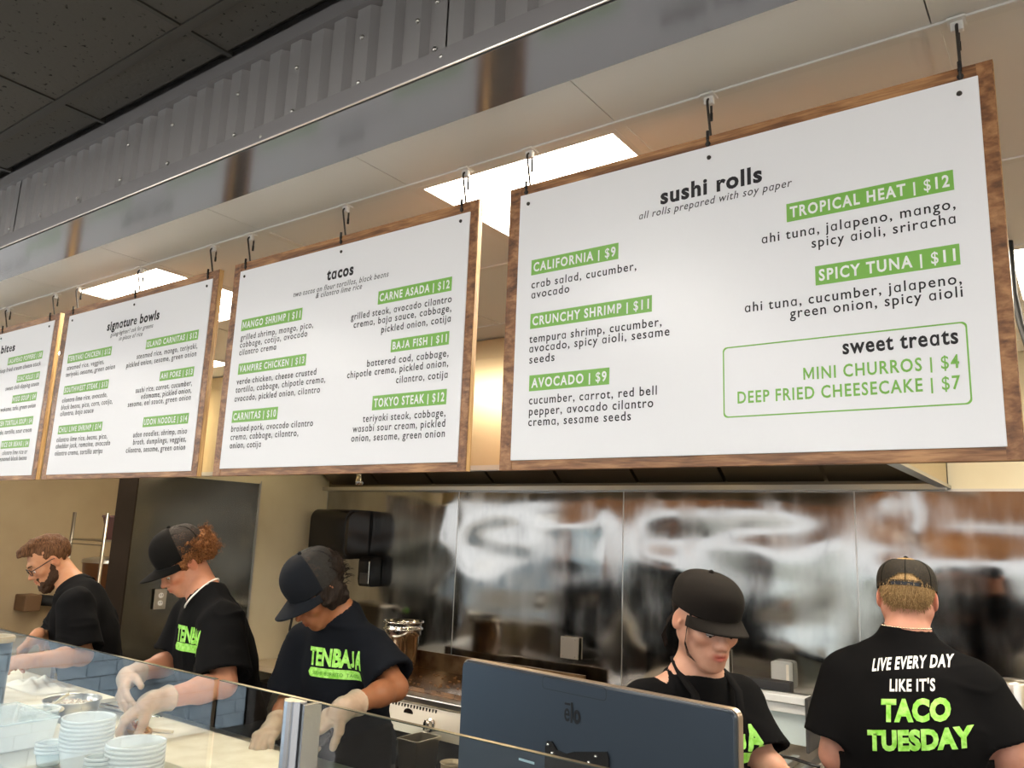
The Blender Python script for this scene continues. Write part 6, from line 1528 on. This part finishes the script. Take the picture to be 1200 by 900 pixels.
# ===== man facing away, slogan on his back
c = at(1064, 780, 2.78); H = at(1063, 701, 2.82); Ft = Vector((-.10, 1, 0)).normalized(); look = Vector((-.14, .96, -.14))
sh = .181; X = frame((Ft.x, Ft.y, 0)).col[0]; SR_, SL_ = c + X * sh, c - X * sh
SL_.z -= .050; SR_.z -= .045
EL = at(981, 884, 2.74); ER = at(1182, 886, 2.80)
WL = EL + Vector((.06, .24, -.03)); WR = ER + Vector((-.05, .24, -.04))
P5 = figure(dict(label='man seen from behind in a black t-shirt with a taco slogan', H=H, look=look, roll=R(1), c=c, F=Ft, neck=at(1063, 741, 2.79), pel=Vector((c.x, c.y - .03, -.72)), sh=sh, s=1.0, skin=SK_PINK, cloth=TEE,
    chest=(.200, .125), waist=(.185, .125), hip=(.18, .12), neck_r=.050, sleeve=(.092, .105), seed=15, wr=.004, collar_h=.012, arm_r=(.058, .050, .044, .030), cheek=(1.05, .72, .68),
    arms=[dict(S=SR_, E=ER, W=WR, d=Vector((-.1, 1, -.1)), n=Vector((0, 0, -1)), thumb=-1, sl=.80), dict(S=SL_, E=EL, W=WL, d=Vector((.1, 1, -.1)), n=Vector((0, 0, -1)), thumb=1, sl=.78)], hair=HBL))
w = P5['w']
hair_field(P5, [('e', (0, -.018, .034), (.0790, .0965, .088), .01), ('e', (0, .085, -.03), (.11, .085, .14), .01, 's'), ('e', (0, -.0, -.105), (.12, .14, .062), .01, 's'), ('e', (.090, .004, -.012), (.026, .024, .045), .006, 's'), ('e', (-.090, .004, -.012), (.026, .024, .045), .006, 's')], None, None, HBL, amp=.0022, fr=120, h=.003)
S_ = []
for i in range(900):
    a_ = rng.uniform(-1.35, 1.35); z_ = rng.uniform(-.046, .055); k_ = math.sqrt(max(.1, 1 - ((z_ - .034) / .09) ** 2)); b_ = Vector((math.sin(a_) * .079 * k_, -.018 - math.cos(a_) * .0965 * k_, z_)); o_ = Vector((math.sin(a_) * .5, -math.cos(a_) * .5, -1)).normalized() * rng.uniform(.008, .014)
    S_.append([w(*b_), w(*(b_ + o_ * .5 + Vector((0, -.0012, 0)))), w(*(b_ + o_ + Vector((rng.uniform(-.002, .002), .0, 0))))])
strands('short_strand', S_, HBL, P5['t'], .0009)
make_cap(P5['t'], Vector(P5['H']), P5['M'], 1.0, (CAPM, mesh_cloth('cap_mesh_camo', (.016, .012, .007), .70)), brim_len=.070, tall=.098, brim_drop=.02, up=.022, mesh_back=True, opening=True)
m_ = MB(); nb_ = Vector(P5['neck'])
for i in range(22):
    g2 = R(200 + 140 * i / 21); m_.ball(nb_ + X * math.cos(g2) * .071 + Ft * math.sin(g2) * .069 + Vector((0, 0, .018)), (.0038, .0030, .0026), 8, 5)
m_.build('neck_chain', mat('silver_chain', (.7, .62, .5), .2, 1), P5['t'], smooth=True)
Xb = X                                                     # seen from behind, text runs towards his right
def back_text(txt, u0, v0, u1, v1, hpx, m, bold, space, arc=0, nm_='back_lettering', off=.0022):
    Y_ = c.y - .13; a_, b_ = at(u0, v0, Y_), at(u1, v1, Y_); dpt = FW.dot((a_ + b_) / 2); o_ = (a_ + b_) / 2; xd = (b_ - a_); xd.y = 0
    projected_text(nm_, P5['shirt'], P5['shirt'], txt, m, o_, xd, (0, 0, 1), xd.length, hpx * dpt / FPX, bold, space, arc=arc, off=off)
back_text('LIVE EVERY DAY', 1021.5, 787, 1112, 785, 12.5, WHITE_INK, .03, .07, .004)
back_text("LIKE IT'S", 1044, 809, 1095, 810, 12.5, WHITE_INK, .03, .07)
back_text('TACO', 1036, 841.5, 1114, 843, 21.5, LIMEP, .06, .04)
back_text('TUESDAY', 1021, 874.5, 1141, 875, 20, LIMEP, .06, .03)
# ---------------------------------------------------------------- lift the whole place so that the floor is at z = 0
bpy.context.view_layer.update()
for o in SC.objects:
    if o.parent is None: o.location.z += -FLOOR
for o in SC.objects:
    if o.name.split('.')[0] in ('t',): print('stray', o.name)
